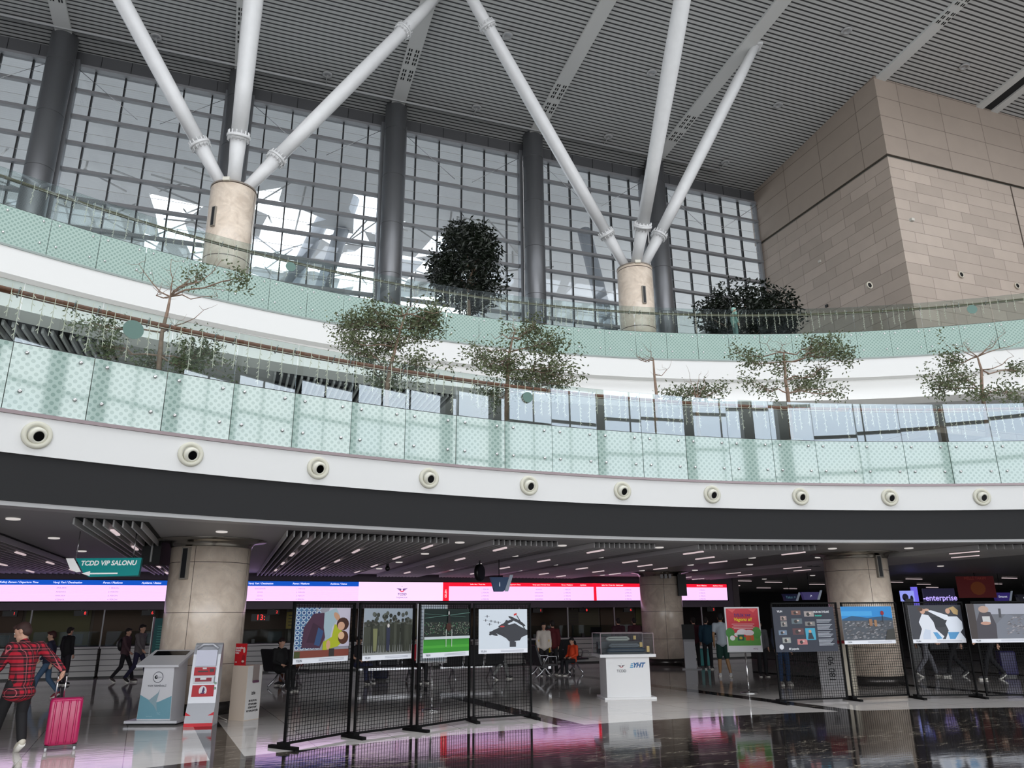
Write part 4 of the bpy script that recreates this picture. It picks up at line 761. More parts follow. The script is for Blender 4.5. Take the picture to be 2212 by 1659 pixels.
pole_stand((-1.58, 15.6), (899, 1304, 967, 1432), 'chrome pole stand with white frame, half behind the stadium poster', (176, 186, 196))
sh = [((206, 44, 60), rect(0, .42, 1, 1)), ((96, 160, 70), rect(0, .12, 1, .32)), ((226, 224, 230), rect(0, 0, 1, .12)), ((70, 140, 60), ell(.08, .42, .14, .12)), ((80, 150, 66), ell(.9, .42, .14, .14)), ((236, 226, 230), ell(.45, .44, .16, .07)), ((236, 220, 226), ell(.66, .42, .16, .07)), ((226, 226, 226), ell(.3, .38, .1, .05)), ((30, 90, 70), rect(.3, .24, .5, .38)), ((220, 190, 60), ell(.4, .3, .05, .035)), ((214, 96, 50), rect(.55, .24, .68, .36)), ((214, 96, 50), rect(.7, .24, .8, .36)), ((236, 236, 236), ell(.14, .3, .08, .06)), ((230, 90, 90), [(.05, .98), (.3, .98), (.2, .9)]), ((230, 90, 90), [(.7, .98), (.95, .98), (.85, .9)])]
sh += [((240, 200, 200), rect(.15 + .05 * (q % 2), .62 - q * .035, .85 - .05 * (q % 2), .632 - q * .035)) for q in range(4)]
o, cx, cz_, w_, h_ = pole_stand((5.28, 18.4), (1572, 1311, 1638, 1409), 'chrome pole stand with red and green poster reading Vagonu al', (206, 44, 60), shapes=sh, rz=.0)
text('İYİLİK YAP', .075, flat((90, 30, 120)), o, (cx, -.03, cz_ + h_ * .31), bold=.002); text('Vagonu al!', .10, flat((250, 210, 40)), o, (cx, -.03, cz_ + h_ * .22), shear=.2, bold=.003); text('MTG', .05, flat((120, 50, 110)), o, (cx + w_ * .3, -.03, cz_ - h_ * .43))
# touch screen kiosk
wp = mat('kiosk_white', (222, 222, 226), .3)
o = thing('touch_kiosk', 'white touch screen kiosk with a sloped top and blue front print beside the large column', 'kiosk', (-6.1, 14.1, 0), R_(-2))
MB().bb((-.45, -.3, .03), (.45, .38, .07), wp).build('base_plate', None, o); MB().bb((-.42, -.27, 0), (.42, .35, .03), flat((20, 20, 20))).build('base_shadow_gap', None, o)
b = MB().add([(-.29, -.2, .07), (.29, -.2, .07), (.29, .3, .07), (-.29, .3, .07), (-.26, -.2, .92), (.26, -.2, .92), (.26, .3, 1.09), (-.26, .3, 1.09)], [(0, 3, 2, 1), (4, 5, 6, 7), (0, 1, 5, 4), (1, 2, 6, 5), (2, 3, 7, 6), (3, 0, 4, 7)], wp).build('body', None, o)
Mx = Matrix.Rotation(R_(19), 3, 'X'); MB().box((0, .04, 1.03), (.74, .68, .04), wp, M=Mx).build('screen_housing', None, o); MB().box((0, .02, 1.045), (.74, .66, .005), flat((16, 18, 20), .1), M=Mx @ Matrix.Scale(1, 3)).build('screen', None, o).scale = (.8, .8, 1)
bpy.data.objects[o.name].children[-1].location = (0, .0, .013)
MB().face([(-.283, .09), (.283, .09), (.272, .45), (.06, .36), (-.02, .34), (-.272, .47)], -.205, flat((120, 170, 186))).build('blue_print', None, o); MB().face([(-.12, .38), (.03, .5), (.06, .56), (.02, .36), (.05, .2), (-.02, .3)], -.207, flat((150, 176, 186))).build('grey_shape', None, o)
r_ = MB(); r_.face(ell(0, .75, .09, .09, 24), -.206, flat((70, 72, 82))); r_.face(ell(0, .75, .08, .08, 24), -.207, flat((222, 222, 226))); r_.face(ell(-.03, .75, .03, .03), -.208, flat((24, 26, 34))); r_.face(ell(-.02, .755, .012, .012), -.209, flat((222, 222, 226))); r_.build('round_logo', None, o)
text('YAPI TERMİNALİ', .042, flat((80, 84, 96)), o, (0, -.207, .61)); text('gov', .04, flat((110, 112, 120)), o, (.035, -.209, .75)); text('TC', .05, flat((170, 206, 214)), o, (.08, -.207, .17)); text('terminal', .03, flat((170, 206, 214)), o, (-.08, -.207, .13))
# ticket kiosk
o = thing('ticket_kiosk', 'slim silver ticket kiosk with red panels and white bird logo before the large column', 'kiosk', (-5.26, 13.8, 0), R_(8)); sil = mat('kiosk_silver', (196, 198, 204), .3, .2)
prof = [(.25, 0), (-.22, 0), (-.23, .1), (-.12, .35), (-.08, .8), (-.02, 1.12), (.06, 1.27), (.12, 1.3), (.18, 1.27), (.22, .8), (.25, .2)]
MB().side(prof, -.28, .28, sil).build('body', None, o); o.scale = (.8, .8, 1)
Ms = Matrix.Rotation(R_(-10), 3, 'X'); MB().box((0, -.078, 1.06), (.42, .02, .26), flat((190, 192, 210), .15, .12), M=Ms).build('screen', None, o); MB().tube([(-.22, -.03, 1.21), (-.1, -.01, 1.28), (.1, -.01, 1.28), (.22, -.03, 1.21)], .025, sil, 8).build('top_hood', None, o)
rd = flat((190, 24, 40)); Mt = Matrix.Rotation(R_(-7), 3, 'X')
pn = MB().box((0, -.115, .85), (.42, .03, .13), rd, M=Mt).build('card_panel', None, o); MB().box((-.03, -.135, .85), (.2, .015, .02), black, M=Mt).build('card_slot', None, pn); MB().box((.15, -.135, .865), (.08, .015, .05), black, M=Mt).build('reader', None, pn); MB().box((0, -.135, .895), (.08, .012, .025), flat((230, 220, 220)), M=Mt).build('sticker', None, pn)
pr_ = MB().box((0, -.135, .72), (.42, .05, .11), flat((226, 228, 232)), M=Mt).build('printer_panel', None, o); MB().box((0, -.165, .72), (.33, .015, .06), flat((150, 40, 56)), M=Mt).build('printer_slot', None, pr_); MB().box((0, -.175, .735), (.12, .01, .03), flat((236, 236, 236)), M=Mt).build('slip', None, pr_)
lg = MB().box((0, -.105, .54), (.44, .02, .18), rd, M=Mt).build('logo_panel', None, o); q = MB(); q.face(ell(0, .54, .08, .08, 24), -.12, flat((236, 234, 238))); q.face([(-.055, .51), (.02, .515), (.055, .525), (.03, .50), (-.02, .495)], -.122, flat((70, 30, 90))); q.face([(-.02, .515), (.005, .60), (.03, .59), (.04, .55), (.02, .515)], -.122, flat((70, 30, 90))); q.build('bird_logo', None, lg)
MB().add([(-.285, -.235, 0), (.285, -.235, 0), (.285, -.19, .22), (.14, -.205, .15), (0, -.21, .13), (-.14, -.205, .15), (-.285, -.19, .22)], [(0, 1, 2, 3, 4, 5, 6)], flat((214, 20, 40))).build('red_skirt', None, o)
for z in (.66, .58): MB().ball((.24, -.13, z), .02, flat((150, 190, 160))).build('indicator', None, o)
# beige brochure stand
o = thing('brochure_stand', 'beige box stand with a small red poster on top and open brochure slot', 'stand', (-4.78, 14.5, 0), R_(-27)); bg_ = mat('beige_board', (206, 190, 174), .5)
MB().bb((-.21, -.21, 0), (.21, .21, .9), bg_).build('box_body', None, o); o.scale = (.85, .85, 1); rb = MB().bb((.21, -.2, .01), (.213, .2, .89), mat('pale_board', (206, 204, 202), .5)).build('side_sheet', None, o)
MB().bb((.213, -.06, .62), (.216, .12, .9), flat((140, 128, 124))).build('brochure_slot', None, rb); MB().bb((.214, -.05, .61), (.235, .11, .65), flat((96, 60, 84))).build('brochures', None, rb)
s = MB().bb((-.21, -.19, .9), (.1, -.17, 1.27), flat((196, 22, 32))).build('red_poster', None, o); q = MB(); q.face(ell(.045, 1.16, .03, .05), -.192, flat((216, 190, 176))); q.face([(-.02, .92), (.08, .92), (.08, 1.06), (.04, 1.09), (0, 1.06)], -.1915, flat((150, 20, 30))); q.face(ell(.03, .97, .04, .018), -.193, flat((216, 190, 176))); q.build('figure_print', None, s)
text('GELECEĞİN\nÖNEMLİ\nYOLU', .04, flat((240, 236, 236)), s, (-.2, -.193, 1.15), align='LEFT', bold=.001); text('sen', .04, flat((240, 236, 236)), s, (-.19, -.193, .96), align='LEFT')
for k, t_ in enumerate(['izle', 'BU KUTUYU', 'KİTAPLARIN', 'DÖNÜŞÜMÜ', 'VE TOPLUM İÇİN']): text(t_, .08 if not k else .04, flat((36, 34, 36)), rb, (.215, 0, .44 - (0 if not k else .07 + .055 * k)), rot=(pi / 2, 0, pi / 2), bold=.002)
# cables and socket
tag(MB().tube([(-5.56, 14.4, .02), (-5.56, 14.25, .02), (-5.52, 14.3, .1), (-5.4, 14.75, .3), (-5.42, 14.9, .35)], .008, black, 5).build('power_cable'), 'black power cable looping between the two kiosks and the column', 'cable')
o = thing('wall_socket', 'dark power socket on the large column beside the beige stand', 'socket', (-5.57, 15.02, .4), R_(35)); MB().box((0, 0, 0), (.11, .05, .13), flat((36, 32, 30))).build('plate', None, o); MB().box((0, -.03, -.02), (.05, .03, .05), flat((210, 206, 200))).build('plug', None, o)
tag(MB().tube([(-5.56, 14.98, .36), (-5.55, 14.9, .1), (-5.2, 14.6, .015), (-5.0, 14.3, .015)], .007, flat((200, 196, 190)), 5).build('power_cable'), 'pale power cable running from the column socket to the floor', 'cable')
# model train display case
p0 = V((2.36, 17.62)); rz = R_(7)
o = thing('display_pedestal', 'white display pedestal with TCDD and YHT logos and wide shelf top', 'pedestal', (p0.x, p0.y, 0), rz); pw = mat('pedestal_white', (224, 224, 224), .4)
MB().bb((-.52, -.4, 0), (.6, .36, .04), pw).build('base_plate', None, o); MB().bb((-.45, -.33, .04), (.5, .3, .84), pw).build('body', None, o); MB().bb((-.6, -.45, .84), (.62, .42, .9), pw).build('shelf_top', None, o)
tcdd_logo(o, -.12, -.335, .66, .075, flat((190, 50, 50)), flat((90, 84, 90)), False); text('TCDD', .075, flat((60, 60, 70)), o, (-.12, -.337, .56)); text('YHT', .13, flat((36, 96, 150)), o, (.25, -.337, .67), shear=.35, bold=.006)
q = MB(); 
for k in range(3): q.face([(.06 + .012 * k, .62 + k * .035), (.13, .62 + k * .035), (.14, .645 + k * .035), (.08 + .012 * k, .645 + k * .035)], -.336, flat((90, 160, 200)))
q.build('speed_lines', None, o)
cs = thing('glass_case', 'clear glass case standing on the white pedestal', 'glass case', (p0.x, p0.y, .9), rz)
for nm_, a, b in (('front_pane', (-.57, -.42, 0), (.59, -.414, .42)), ('back_pane', (-.57, .384, 0), (.59, .39, .42)), ('side_pane', (-.57, -.41, 0), (-.564, .38, .42)), ('side_pane', (.584, -.41, 0), (.59, .38, .42)), ('top_pane', (-.57, -.42, .42), (.59, .39, .426))): MB().bb(a, b, gcase).build(nm_, None, cs)
e = MB()
for x in (-.57, .59):
    for y in (-.42, .39): e.bb((x - .006, y - .006, 0), (x + .006, y + .006, .43))
for y in (-.42, .39): e.bb((-.57, y - .006, .42), (.59, y + .006, .432))
for x in (-.57, .59): e.bb((x - .006, -.42, .42), (x + .006, .39, .432))
e.build('edge_frame', flat((150, 130, 134)), cs)
for k, (y, z, c_, x0, lab) in enumerate([(-.3, .02, (52, 66, 82), -.42, 'long dark blue model train at the front of the glass case'), (-.02, .1, (120, 124, 130), -.3, 'silver model train in the middle of the glass case'), (.22, .24, (196, 196, 190), -.3, 'short pale model train on the raised rear step of the glass case')]):
    ln = .86 - k * .16; t_ = thing('model_train', lab, 'model train', V((p0.x, p0.y, .9)) + Matrix.Rotation(rz, 3, 'Z') @ V((x0 + ln / 2, y, z)), rz)
    MB().tube([(-ln / 2, 0, .055), (-ln / 2 + .06, 0, .06), (ln / 2 - .06, 0, .06), (ln / 2, 0, .05)], [.012, .05, .05, .014], flat(c_, .25), 12).build('car_body', None, t_); MB().bb((-ln / 2 + .05, -.051, .06), (ln / 2 - .06, -.048, .075), flat((20, 24, 30))).build('window_band', None, t_); MB().bb((-ln / 2 + .03, -.03, 0), (ln / 2 - .03, .03, .015), black).build('track', None, t_)
    st = thing('display_step', 'dark plinth step carrying the %s model train' % ('front', 'middle', 'rear')[k], 'plinth', V((p0.x, p0.y, .9)) + Matrix.Rotation(rz, 3, 'Z') @ V((0, y, 0)), rz); MB().bb((-.5, -.09, 0), (.5, .09, z if z > .03 else .018), flat((26, 30, 38))).build('block', None, st)
    cd_ = thing('caption_card', 'small yellow card beside the %s model train' % ('front', 'middle', 'rear')[k], 'card', V((p0.x, p0.y, .9)) + Matrix.Rotation(rz, 3, 'Z') @ V((.49 - k * .07, y - .03, z + .02)), rz); MB().box((0, 0, .06), (.06, .01, .12 - .02 * k), flat((216, 180, 110))).build('card_face', None, cd_)
# small info terminal by distant column
o = thing('info_terminal', 'slim grey information terminal standing right of the distant column', 'terminal', (5.75, 26.4, 0), R_(-8)); MB().bb((-.28, -.2, 0), (.34, .2, .03), flat((150, 150, 152))).build('base_plate', None, o); MB().side([(-.12, .03), (.12, .03), (.12, 1.0), (.0, 1.0), (-.12, .85)], -.18, .18, flat((176, 176, 180))).build('body', None, o); MB().box((0, 0, 1.15), (.4, .05, .48), flat((18, 18, 20)), M=Matrix.Rotation(R_(-15), 3, 'X')).build('screen', None, o)
c = at(340, 1380, 17.5); o = thing('info_totem', 'dark green information board with pale text left of the large column', 'board', (c.x + .05, 17.9, 0)); MB().bb((-.33, 0, .95), (.2, .05, 1.72), flat((8, 62, 64), .5, .2)).build('face', None, o); MB().bb((-.38, -.01, .1), (-.36, .06, 1.75), steel).build('edge_strip', None, o); MB().bb((-.33, .0, 0), (.2, .06, .95), flat((24, 24, 28))).build('lower_panel', None, o)
q = MB()
for k in range(9): q.bb((-.25, -.006, 1.1 + k * .055), (.1 - .03 * (k % 3), -.002, 1.112 + k * .055), flat((90, 160, 150)))
q.build('text_lines', None, o)
# white side booth behind right panels
o = thing('information_booth', 'white booth with black lettering behind the right mesh panels', 'booth', (7.75, 19.0, 0), R_(-30)); MB().bb((-.55, -.15, 0), (-.02, .25, 1.0), flat((176, 174, 176))).build('left_panel', None, o); MB().bb((-.02, -.16, 0), (.2, .26, 1.02), flat((216, 208, 190))).build('front_panel', None, o); MB().bb((-.6, -.2, 1.02), (.25, .3, 1.08), flat((150, 20, 36))).build('red_top', None, o); text('180 90', .2, flat((40, 40, 44)), o, (-.26, -.16, .45), rot=(pi / 2, -pi / 2, 0)); MB().bb((-.5, -.1, 1.08), (-.15, 0, 1.4), flat((170, 24, 40))).build('red_shelf', None, o)
#==SEATS
# ================================================================ SEATS
seatm = mat('seat_black_mesh', (30, 30, 33), .5); alu = mat('aluminium', (190, 190, 192), .3, .9)
def bench(p, rz, n, label, c_=None):
    o = thing('waiting_bench', label, 'bench', (p[0], p[1], 0), rz); L_ = n * .6; MB().bb((-L_ / 2, -.04, .33), (L_ / 2, .04, .39), alu).build('beam', None, o)
    for i in range(n):
        x = -L_ / 2 + .3 + i * .6; s_ = MB().side([(-.24, .44), (-.26, .40), (.2, .38), (.24, .42), (.2, .44)], x - .26, x + .26, seatm).build('seat', None, o)
        MB().side([(.18, .42), (.24, .42), (.4, .92), (.36, .94)], x - .26, x + .26, flat(c_) if c_ else seatm).build('backrest', None, o)
    for i in range(n + 1): x = -L_ / 2 + i * .6; MB().tube([(x, .2, .4), (x, .05, .64), (x, -.2, .64), (x, -.22, .42)], .014, alu, 6).build('armrest', None, o)
    for sx in (-1, 1):
        x = sx * (L_ / 2 - .35); MB().tube([(x, -.34, .03), (x, -.1, .2), (x, 0, .34), (x, .12, .2), (x, .34, .03)], .026, alu, 8).build('leg', None, o)
    return o
bench((-5.9, 20.9), R_(150), 2, 'black waiting bench with aluminium legs behind the leftmost mesh panel')
bench((-3.4, 22.0), R_(20), 3, 'black waiting bench seen through the second mesh panel', ); bench((-1.2, 22.6), R_(200), 3, 'black waiting bench seen through the stadium poster panel'); bench((.75, 22.5), R_(110), 2, 'black waiting bench seen through the fourth mesh panel'); bench((1.7, 24.9), R_(35), 2, 'black waiting bench with the child in orange, left of the display case'); bench((1.3, 26.2), R_(20), 3, 'black waiting bench further back near the counters')
#==PEOPLE
# ================================================================ PEOPLE
def remesh(mb, vox, m, name, parent, smooth=6):
    me = mb.mesh('raw', m); me.materials.clear(); me.materials.append(m); o = bpy.data.objects.new('raw', me); COL.objects.link(o)
    md = o.modifiers.new('r', 'REMESH'); md.mode = 'VOXEL'; md.voxel_size = vox; md.use_smooth_shade = True
    if smooth: sm = o.modifiers.new('s', 'SMOOTH'); sm.factor = .5; sm.iterations = smooth
    dg = bpy.context.evaluated_depsgraph_get(); ev = o.evaluated_get(dg); res = bpy.data.meshes.new_from_object(ev); bpy.data.objects.remove(o); res.name = name
    if not res.materials: res.materials.append(m)
    for p in res.polygons: p.use_smooth = True
    r = bpy.data.objects.new(name, res); COL.objects.link(r); r.parent = parent; return r
SKIN = mat('skin', (206, 160, 136), .5)
def person(label, loc, rz, J, top, bottom, shoe=(60, 58, 60), hair=(30, 22, 20), skin=None, vox=.016, scale=1, long_hair=False, topm=None, shorts=False, sleeves=True, group=None, hood=False, skirt=False):
    """J: joints in local metres, person faces -y. keys: pel, chest, neck, head, sL eL hL, sR eR hR, pL kL aL tL, pR kR aR tR"""
    o = thing('person', label, 'person', loc, rz, group); o.scale = (scale,) * 3; skin = skin or SKIN; b = MB(); g = {k: V(v) for k, v in J.items()}
    hd = g['head']; look = (g.get('look', V((0, -1, 0)))).normalized(); upv = (hd - g['neck']).normalized(); rt = look.cross(upv).normalized(); lk = upv.cross(rt).normalized(); MH = Matrix((rt, -lk, upv)).transposed()
    # trunk
    b.ball(g['pel'] + V((0, 0, .02)), (.155, .11, .12), M=None); b.cap(g['pel'], g['chest'], .115, .13); b.ball(g['chest'], (.165, .11, .15)); b.cap(g['chest'] + V((0, 0, .05)), g['neck'], .09, .055); b.cap(g['neck'], hd - upv * .05, .054, .05)
    for s in 'LR': b.cap(g['chest'] + V((0, 0, .1)), g['s' + s], .07, .058); b.cap(g['s' + s], g['e' + s], .05, .039); b.cap(g['e' + s], g['h' + s], .038, .026); b.cap(g['p' + s], g['k' + s], .082, .056); b.cap(g['k' + s] , g['k' + s].lerp(g['a' + s], .35) , .054, .056); b.cap(g['k' + s].lerp(g['a' + s], .35), g['a' + s], .056, .036); b.cap(g['a' + s] - V((0, 0, .02)), g['t' + s], .038, .03)
    # head
    b.ball(hd + MH @ V((0, 0, .02)), (.076, .095, .105), M=MH); b.ball(hd + MH @ V((0, -.03, -.06)), (.052, .06, .055), M=MH); b.ball(hd + MH @ V((0, -.098, -.01)), (.013, .018, .024), M=MH, seg=8); b.ball(hd + MH @ V((0, -.078, -.062)), (.024, .016, .012), M=MH, seg=8); b.ball(hd + MH @ V((0, -.07, -.1)), (.025, .022, .018), M=MH, seg=8)
    for s in (-1, 1): b.ball(hd + MH @ V((s * .077, .012, -.005)), (.012, .022, .032), M=MH, seg=8)
    # hands
    for s in 'LR':
        hx = g['h' + s]; d = (hx - g['e' + s]).normalized(); d = g.get('hd' + s, d).normalized(); sidev = d.cross(V((0, 1, 0)) if abs(d.y) < .8 else V((1, 0, 0))).normalized(); nv = d.cross(sidev).normalized()
        pm_ = hx + d * .05; b.cap(hx, pm_ + d * .02, .026, .03)
        for q in range(4):
            st = pm_ + d * .03 + nv * ((q - 1.5) * .021); ln = (.062, .07, .066, .052)[q]; cu = g.get('curl', V((0, 0, 0))).x or .4
            m1 = st + d * ln * .55 + sidev * ln * .12; b.cap(st - d * .02, m1, .0105, .0095, 7); b.cap(m1, m1 + (d * cos(cu * 2) + sidev * sin(cu * 2)) * ln * .5, .0095, .008, 7)
        th = hx + d * .02 - nv * .03; b.cap(th, th + d * .035 - nv * .018 + sidev * .015, .012, .0095, 7); b.cap(th + d * .035 - nv * .018 + sidev * .015, th + d * .06 - nv * .012 + sidev * .025, .0095, .008, 7)
    remesh(b, vox * .72, skin, 'body', o, 2)
    # face marks
    f = MB(); ey = MB()
    for s in (-1, 1): ey.ball(hd + MH @ V((s * .031, -.083, .012)), (.012, .009, .008), M=MH, seg=8); f.ball(hd + MH @ V((s * .031, -.09, .012)), (.005, .005, .005), M=MH, seg=6)
    e_ = ey.build('eyes', flat((236, 234, 230)), o); f.build('pupils', flat((30, 20, 16)), e_); MB().ball(hd + MH @ V((0, -.09, -.062)), (.021, .006, .005), M=MH, seg=8).build('lips', flat((170, 96, 90)), o)
    MB().ball(hd + MH @ V((-.031, -.09, .032)), (.017, .005, .003), M=MH, seg=8).ball(hd + MH @ V((.031, -.09, .032)), (.017, .005, .003), M=MH, seg=8).build('eyebrows', flat(hair), o)
    # hair
    h = MB(); h.ball(hd + MH @ V((0, .02, .05)), (.086, .098, .09), M=MH); h.ball(hd + MH @ V((0, .05, .0)), (.078, .07, .08), M=MH); h.ball(hd + MH @ V((0, -.06, .095)), (.06, .045, .035), M=MH)
    if long_hair: h.cap(hd + MH @ V((0, .06, 0)), hd + MH @ V((0, .09, -.2)), .075, .06); h.ball(hd + MH @ V((.07, .01, -.06)), (.02, .04, .11), M=MH); h.ball(hd + MH @ V((-.07, .01, -.06)), (.02, .04, .11), M=MH)
    remesh(h, .012, topm if hood and topm else flat(top if hood else hair, .7), 'hood' if hood else 'hair', o, 4)
    # clothes
    hm = g['hem'].z if 'hem' in g else .06; t = MB(); hem = g['pel'] - V((0, 0, hm - .04)); t.ball(hem, (.2, .175, .12) if 'hem' in g else (.185, .145, .1)); t.cap(hem, g['pel'] + V((0, 0, .12)), .13, .13); t.cap(g['pel'], g['chest'], .15, .155); t.ball(g['chest'], (.187, .132, .165)); t.cap(g['chest'] + V((0, 0, .08)), g['neck'] - upv * .02, .105, .07)
    for s in 'LR':
        t.cap(g['chest'] + V((0, 0, .1)), g['s' + s], .088, .076); t.cap(g['s' + s], g['s' + s].lerp(g['e' + s], 1 if sleeves else .6), .068, .056)
        if sleeves: t.cap(g['e' + s], g['e' + s].lerp(g['h' + s], .88), .055, .042)
    remesh(t, vox, topm or flat(top, .8), 'shirt', o, 3)
    t = MB(); t.ball(g['pel'] - V((0, 0, .02)), (.165, .122, .12))
    for s in 'LR':
        kk = g['p' + s].lerp(g['k' + s], .9) if shorts else g['k' + s]; t.cap(g['p' + s], kk, .09, .085 if shorts else .07)
        if not shorts: t.cap(g['k' + s], g['k' + s].lerp(g['a' + s], .95), .072, .058)
    if skirt: t.cap(g['pel'], g['pel'] - V((0, 0, .55)), .16, .2)
    remesh(t, vox, flat(bottom, .8), 'shorts' if shorts else 'trousers', o, 3)
    for s in 'LR':
        a, q = g['a' + s], g['t' + s]; d = (q - a); sb = MB(); sb.cap(a - V((0, 0, .03)) - d * .15, a.lerp(q, .6) - V((0, 0, .015)), .046, .045); sb.cap(a.lerp(q, .5) - V((0, 0, .01)), q + d * .1, .046, .034)
        so = remesh(sb, .011, flat(shoe, .6), 'shoe', o, 3)
        dn = d.normalized(); ang = atan2(dn.x, -dn.y)
        MB().tube([a - d * .3 - V((0, 0, .068)), q + d * .25 - V((0, 0, .03))], [.04, .036], flat((225, 222, 214)), 8).build('sole', None, so)
    return o, g
def stand(hgt=1.0, arms=0, lean=0):
    return dict(pel=(0, 0, .94), chest=(0, 0, 1.27), neck=(0, .0, 1.47), head=(0, -.02, 1.6), sL=(.18, 0, 1.40), eL=(.23, .02, 1.13), hL=(.22, -.06, .9), sR=(-.18, 0, 1.40), eR=(-.23, .02, 1.13), hR=(-.22, -.06, .9),
                pL=(.09, 0, .9), kL=(.1, -.02, .5), aL=(.1, .02, .09), tL=(.12, -.13, .045), pR=(-.09, 0, .9), kR=(-.1, -.02, .5), aR=(-.1, .02, .09), tR=(-.12, -.13, .045))
def walk(st=.3):
    j = stand(); j.update(kL=(.09, -.2, .52), aL=(.09, -.3, .1), tL=(.09, -.45, .06), kR=(-.09, .04, .5), aR=(-.09, .32, .16), tR=(-.09, .2, .05), eL=(.22, .12, 1.14), hL=(.22, .1, .9), eR=(-.22, -.1, 1.15), hR=(-.2, -.25, .98)); return j
def sit(h=.46):
    j = dict(pel=(0, 0, h + .1), chest=(0, .03, h + .42), neck=(0, .03, h + .62), head=(0, -.02, h + .75), sL=(.18, .03, h + .55), eL=(.23, .0, h + .28), hL=(.14, -.22, h + .2), sR=(-.18, .03, h + .55), eR=(-.23, 0, h + .28), hR=(-.14, -.22, h + .2),
             pL=(.09, -.02, h + .08), kL=(.11, -.42, h + .06), aL=(.11, -.42, .1), tL=(.12, -.57, .045), pR=(-.09, -.02, h + .08), kR=(-.11, -.42, h + .06), aR=(-.11, -.45, .1), tR=(-.12, -.6, .045), look=(0, -1, -.5)); return j
def plaid_mat():
    m = mat('plaid_cloth', (170, 20, 40), .85); t, Nn, Ll, b = nodes(m); co = Nn('ShaderNodeTexCoord'); sp = Nn('ShaderNodeSeparateXYZ'); Ll(co.outputs['Object'], sp.inputs[0])
    u = math_(t, 'ADD', sp.outputs['X'], math_(t, 'MULTIPLY', sp.outputs['Y'], .9))
    def band(x, per, duty, ph=0): return math_(t, 'LESS_THAN', math_(t, 'FRACT', math_(t, 'ADD', math_(t, 'DIVIDE', x, per), ph)), duty)
    a = band(u, .095, .6); c = band(sp.outputs['Z'], .095, .6); s = math_(t, 'ADD', math_(t, 'MULTIPLY', a, .5), math_(t, 'MULTIPLY', c, .5))
    r = Nn('ShaderNodeValToRGB'); r.color_ramp.interpolation = 'CONSTANT'; e = r.color_ramp.elements; e[0].position = 0; e[0].color = lin((176, 20, 44)); e[1].position = .25; e[1].color = lin((92, 12, 28)); e2 = e.new(.75); e2.color = lin((20, 14, 18)); Ll(s, r.inputs[0])
    ln_ = math_(t, 'MAXIMUM', band(u, .095, .07, .73), band(sp.outputs['Z'], .095, .07, .73)); Ll(mixc(t, math_(t, 'MULTIPLY', ln_, .6), r.outputs[0], lin((225, 110, 120))), b.inputs['Base Color']); return m
plaid = plaid_mat()
# boy pulling the suitcase, walking to the left and looking down
BOY = at(44, 1480, 11.15); BOY.z = 0; BS = 1.04
grip = (Matrix.Rotation(R_(130), 3, 'Z') @ (V((-6.315, 11.33, 1.0)) - BOY)) / BS
eR = V((-.17, .0, 1.29)).lerp(grip, .52) + V((-.05, .02, -.03))
j = dict(pel=(0, .0, .86), chest=(0, -.03, 1.16), neck=(0.01, -.09, 1.36), head=(.03, -.15, 1.48), look=(.75, -.66, -.45), sL=(.17, -.04, 1.29), eL=(.24, -.12, 1.05), hL=(.2, -.34, .98), sR=(-.17, -.0, 1.29), eR=eR, hR=grip + V((0, 0, .015)), hdR=(0.3, .2, -1),
         pL=(.09, .0, .83), kL=(.1, -.22, .47), aL=(.12, -.36, .1), tL=(.13, -.5, .06), pR=(-.09, .0, .83), kR=(-.09, -.06, .46), aR=(-.09, .1, .15), tR=(-.09, -.03, .05), hem=(0, .0, .17))
person('boy in red and black plaid shirt walking left, pulling the magenta suitcase', BOY, R_(-130), j, (170, 20, 40), (20, 19, 22), shoe=(208, 202, 186), hair=(58, 36, 32), topm=plaid, vox=.013, scale=BS)
# the striped bag on his far shoulder
o = thing('shoulder_bag', 'grey bag with red and white striped strap held by the boy at the left edge', 'bag', (-7.25, 11.1, .62)); bgm = flat((150, 154, 160))
b_ = MB().ball((0, 0, .2), (.2, .14, .32)); remesh(b_, .02, bgm, 'bag_body', o, 3); MB().tube([(.12, -.1, .48), (.18, -.14, .3), (.15, -.14, .1), (.02, -.14, -.05)], .03, flat((176, 26, 50)), 8).build('red_strap', None, o); MB().tube([(.1, -.12, .5), (.13, -.16, .3), (.1, -.16, .1)], .012, flat((230, 230, 230)), 6).build('white_piping', None, o)
# suitcase
mag = mat('suitcase_magenta', (176, 22, 84), .28, coat=.3)
HND = V((-6.5, 11.35)); o = thing('suitcase', 'upright magenta hard shell suitcase with four wheels and raised chrome handle', 'suitcase', (-6.22, 11.36, 0), R_(20))
import bmesh
def rbox(d, r, m, name, parent, loc):
    bm = bmesh.new(); bmesh.ops.create_cube(bm, size=1); bmesh.ops.scale(bm, vec=d, verts=bm.verts); bmesh.ops.bevel(bm, geom=bm.edges[:], offset=r, segments=4, affect='EDGES', profile=.5); me = bpy.data.meshes.new(name); bm.to_mesh(me); bm.free(); me.materials.append(m)
    for p in me.polygons: p.use_smooth = True
    q = bpy.data.objects.new(name, me); COL.objects.link(q); q.parent = parent; q.location = loc; return q
sc = rbox((.40, .22, .60), .05, mag, 'shell', o, (0, 0, .37)); 
for x in (-.13, -.045, .045, .13): MB().tube([(x, -.118, .1), (x, -.123, .14), (x, -.123, .6), (x, -.118, .64)], .014, mag, 8).build('rib', None, o)
MB().bb((-.202, -.004, .09), (.202, .004, .672), flat((96, 14, 50))).build('seam', None, o)
for x in (-.15, -.05): MB().tube([(x - .0, .06, .66), (x, .06, .97)], .011, chrome, 8).build('handle_tube', None, o)
MB().bb((-.17, .045, .96), (-.03, .075, .99), flat((40, 40, 44))).build('handle_grip', None, o)
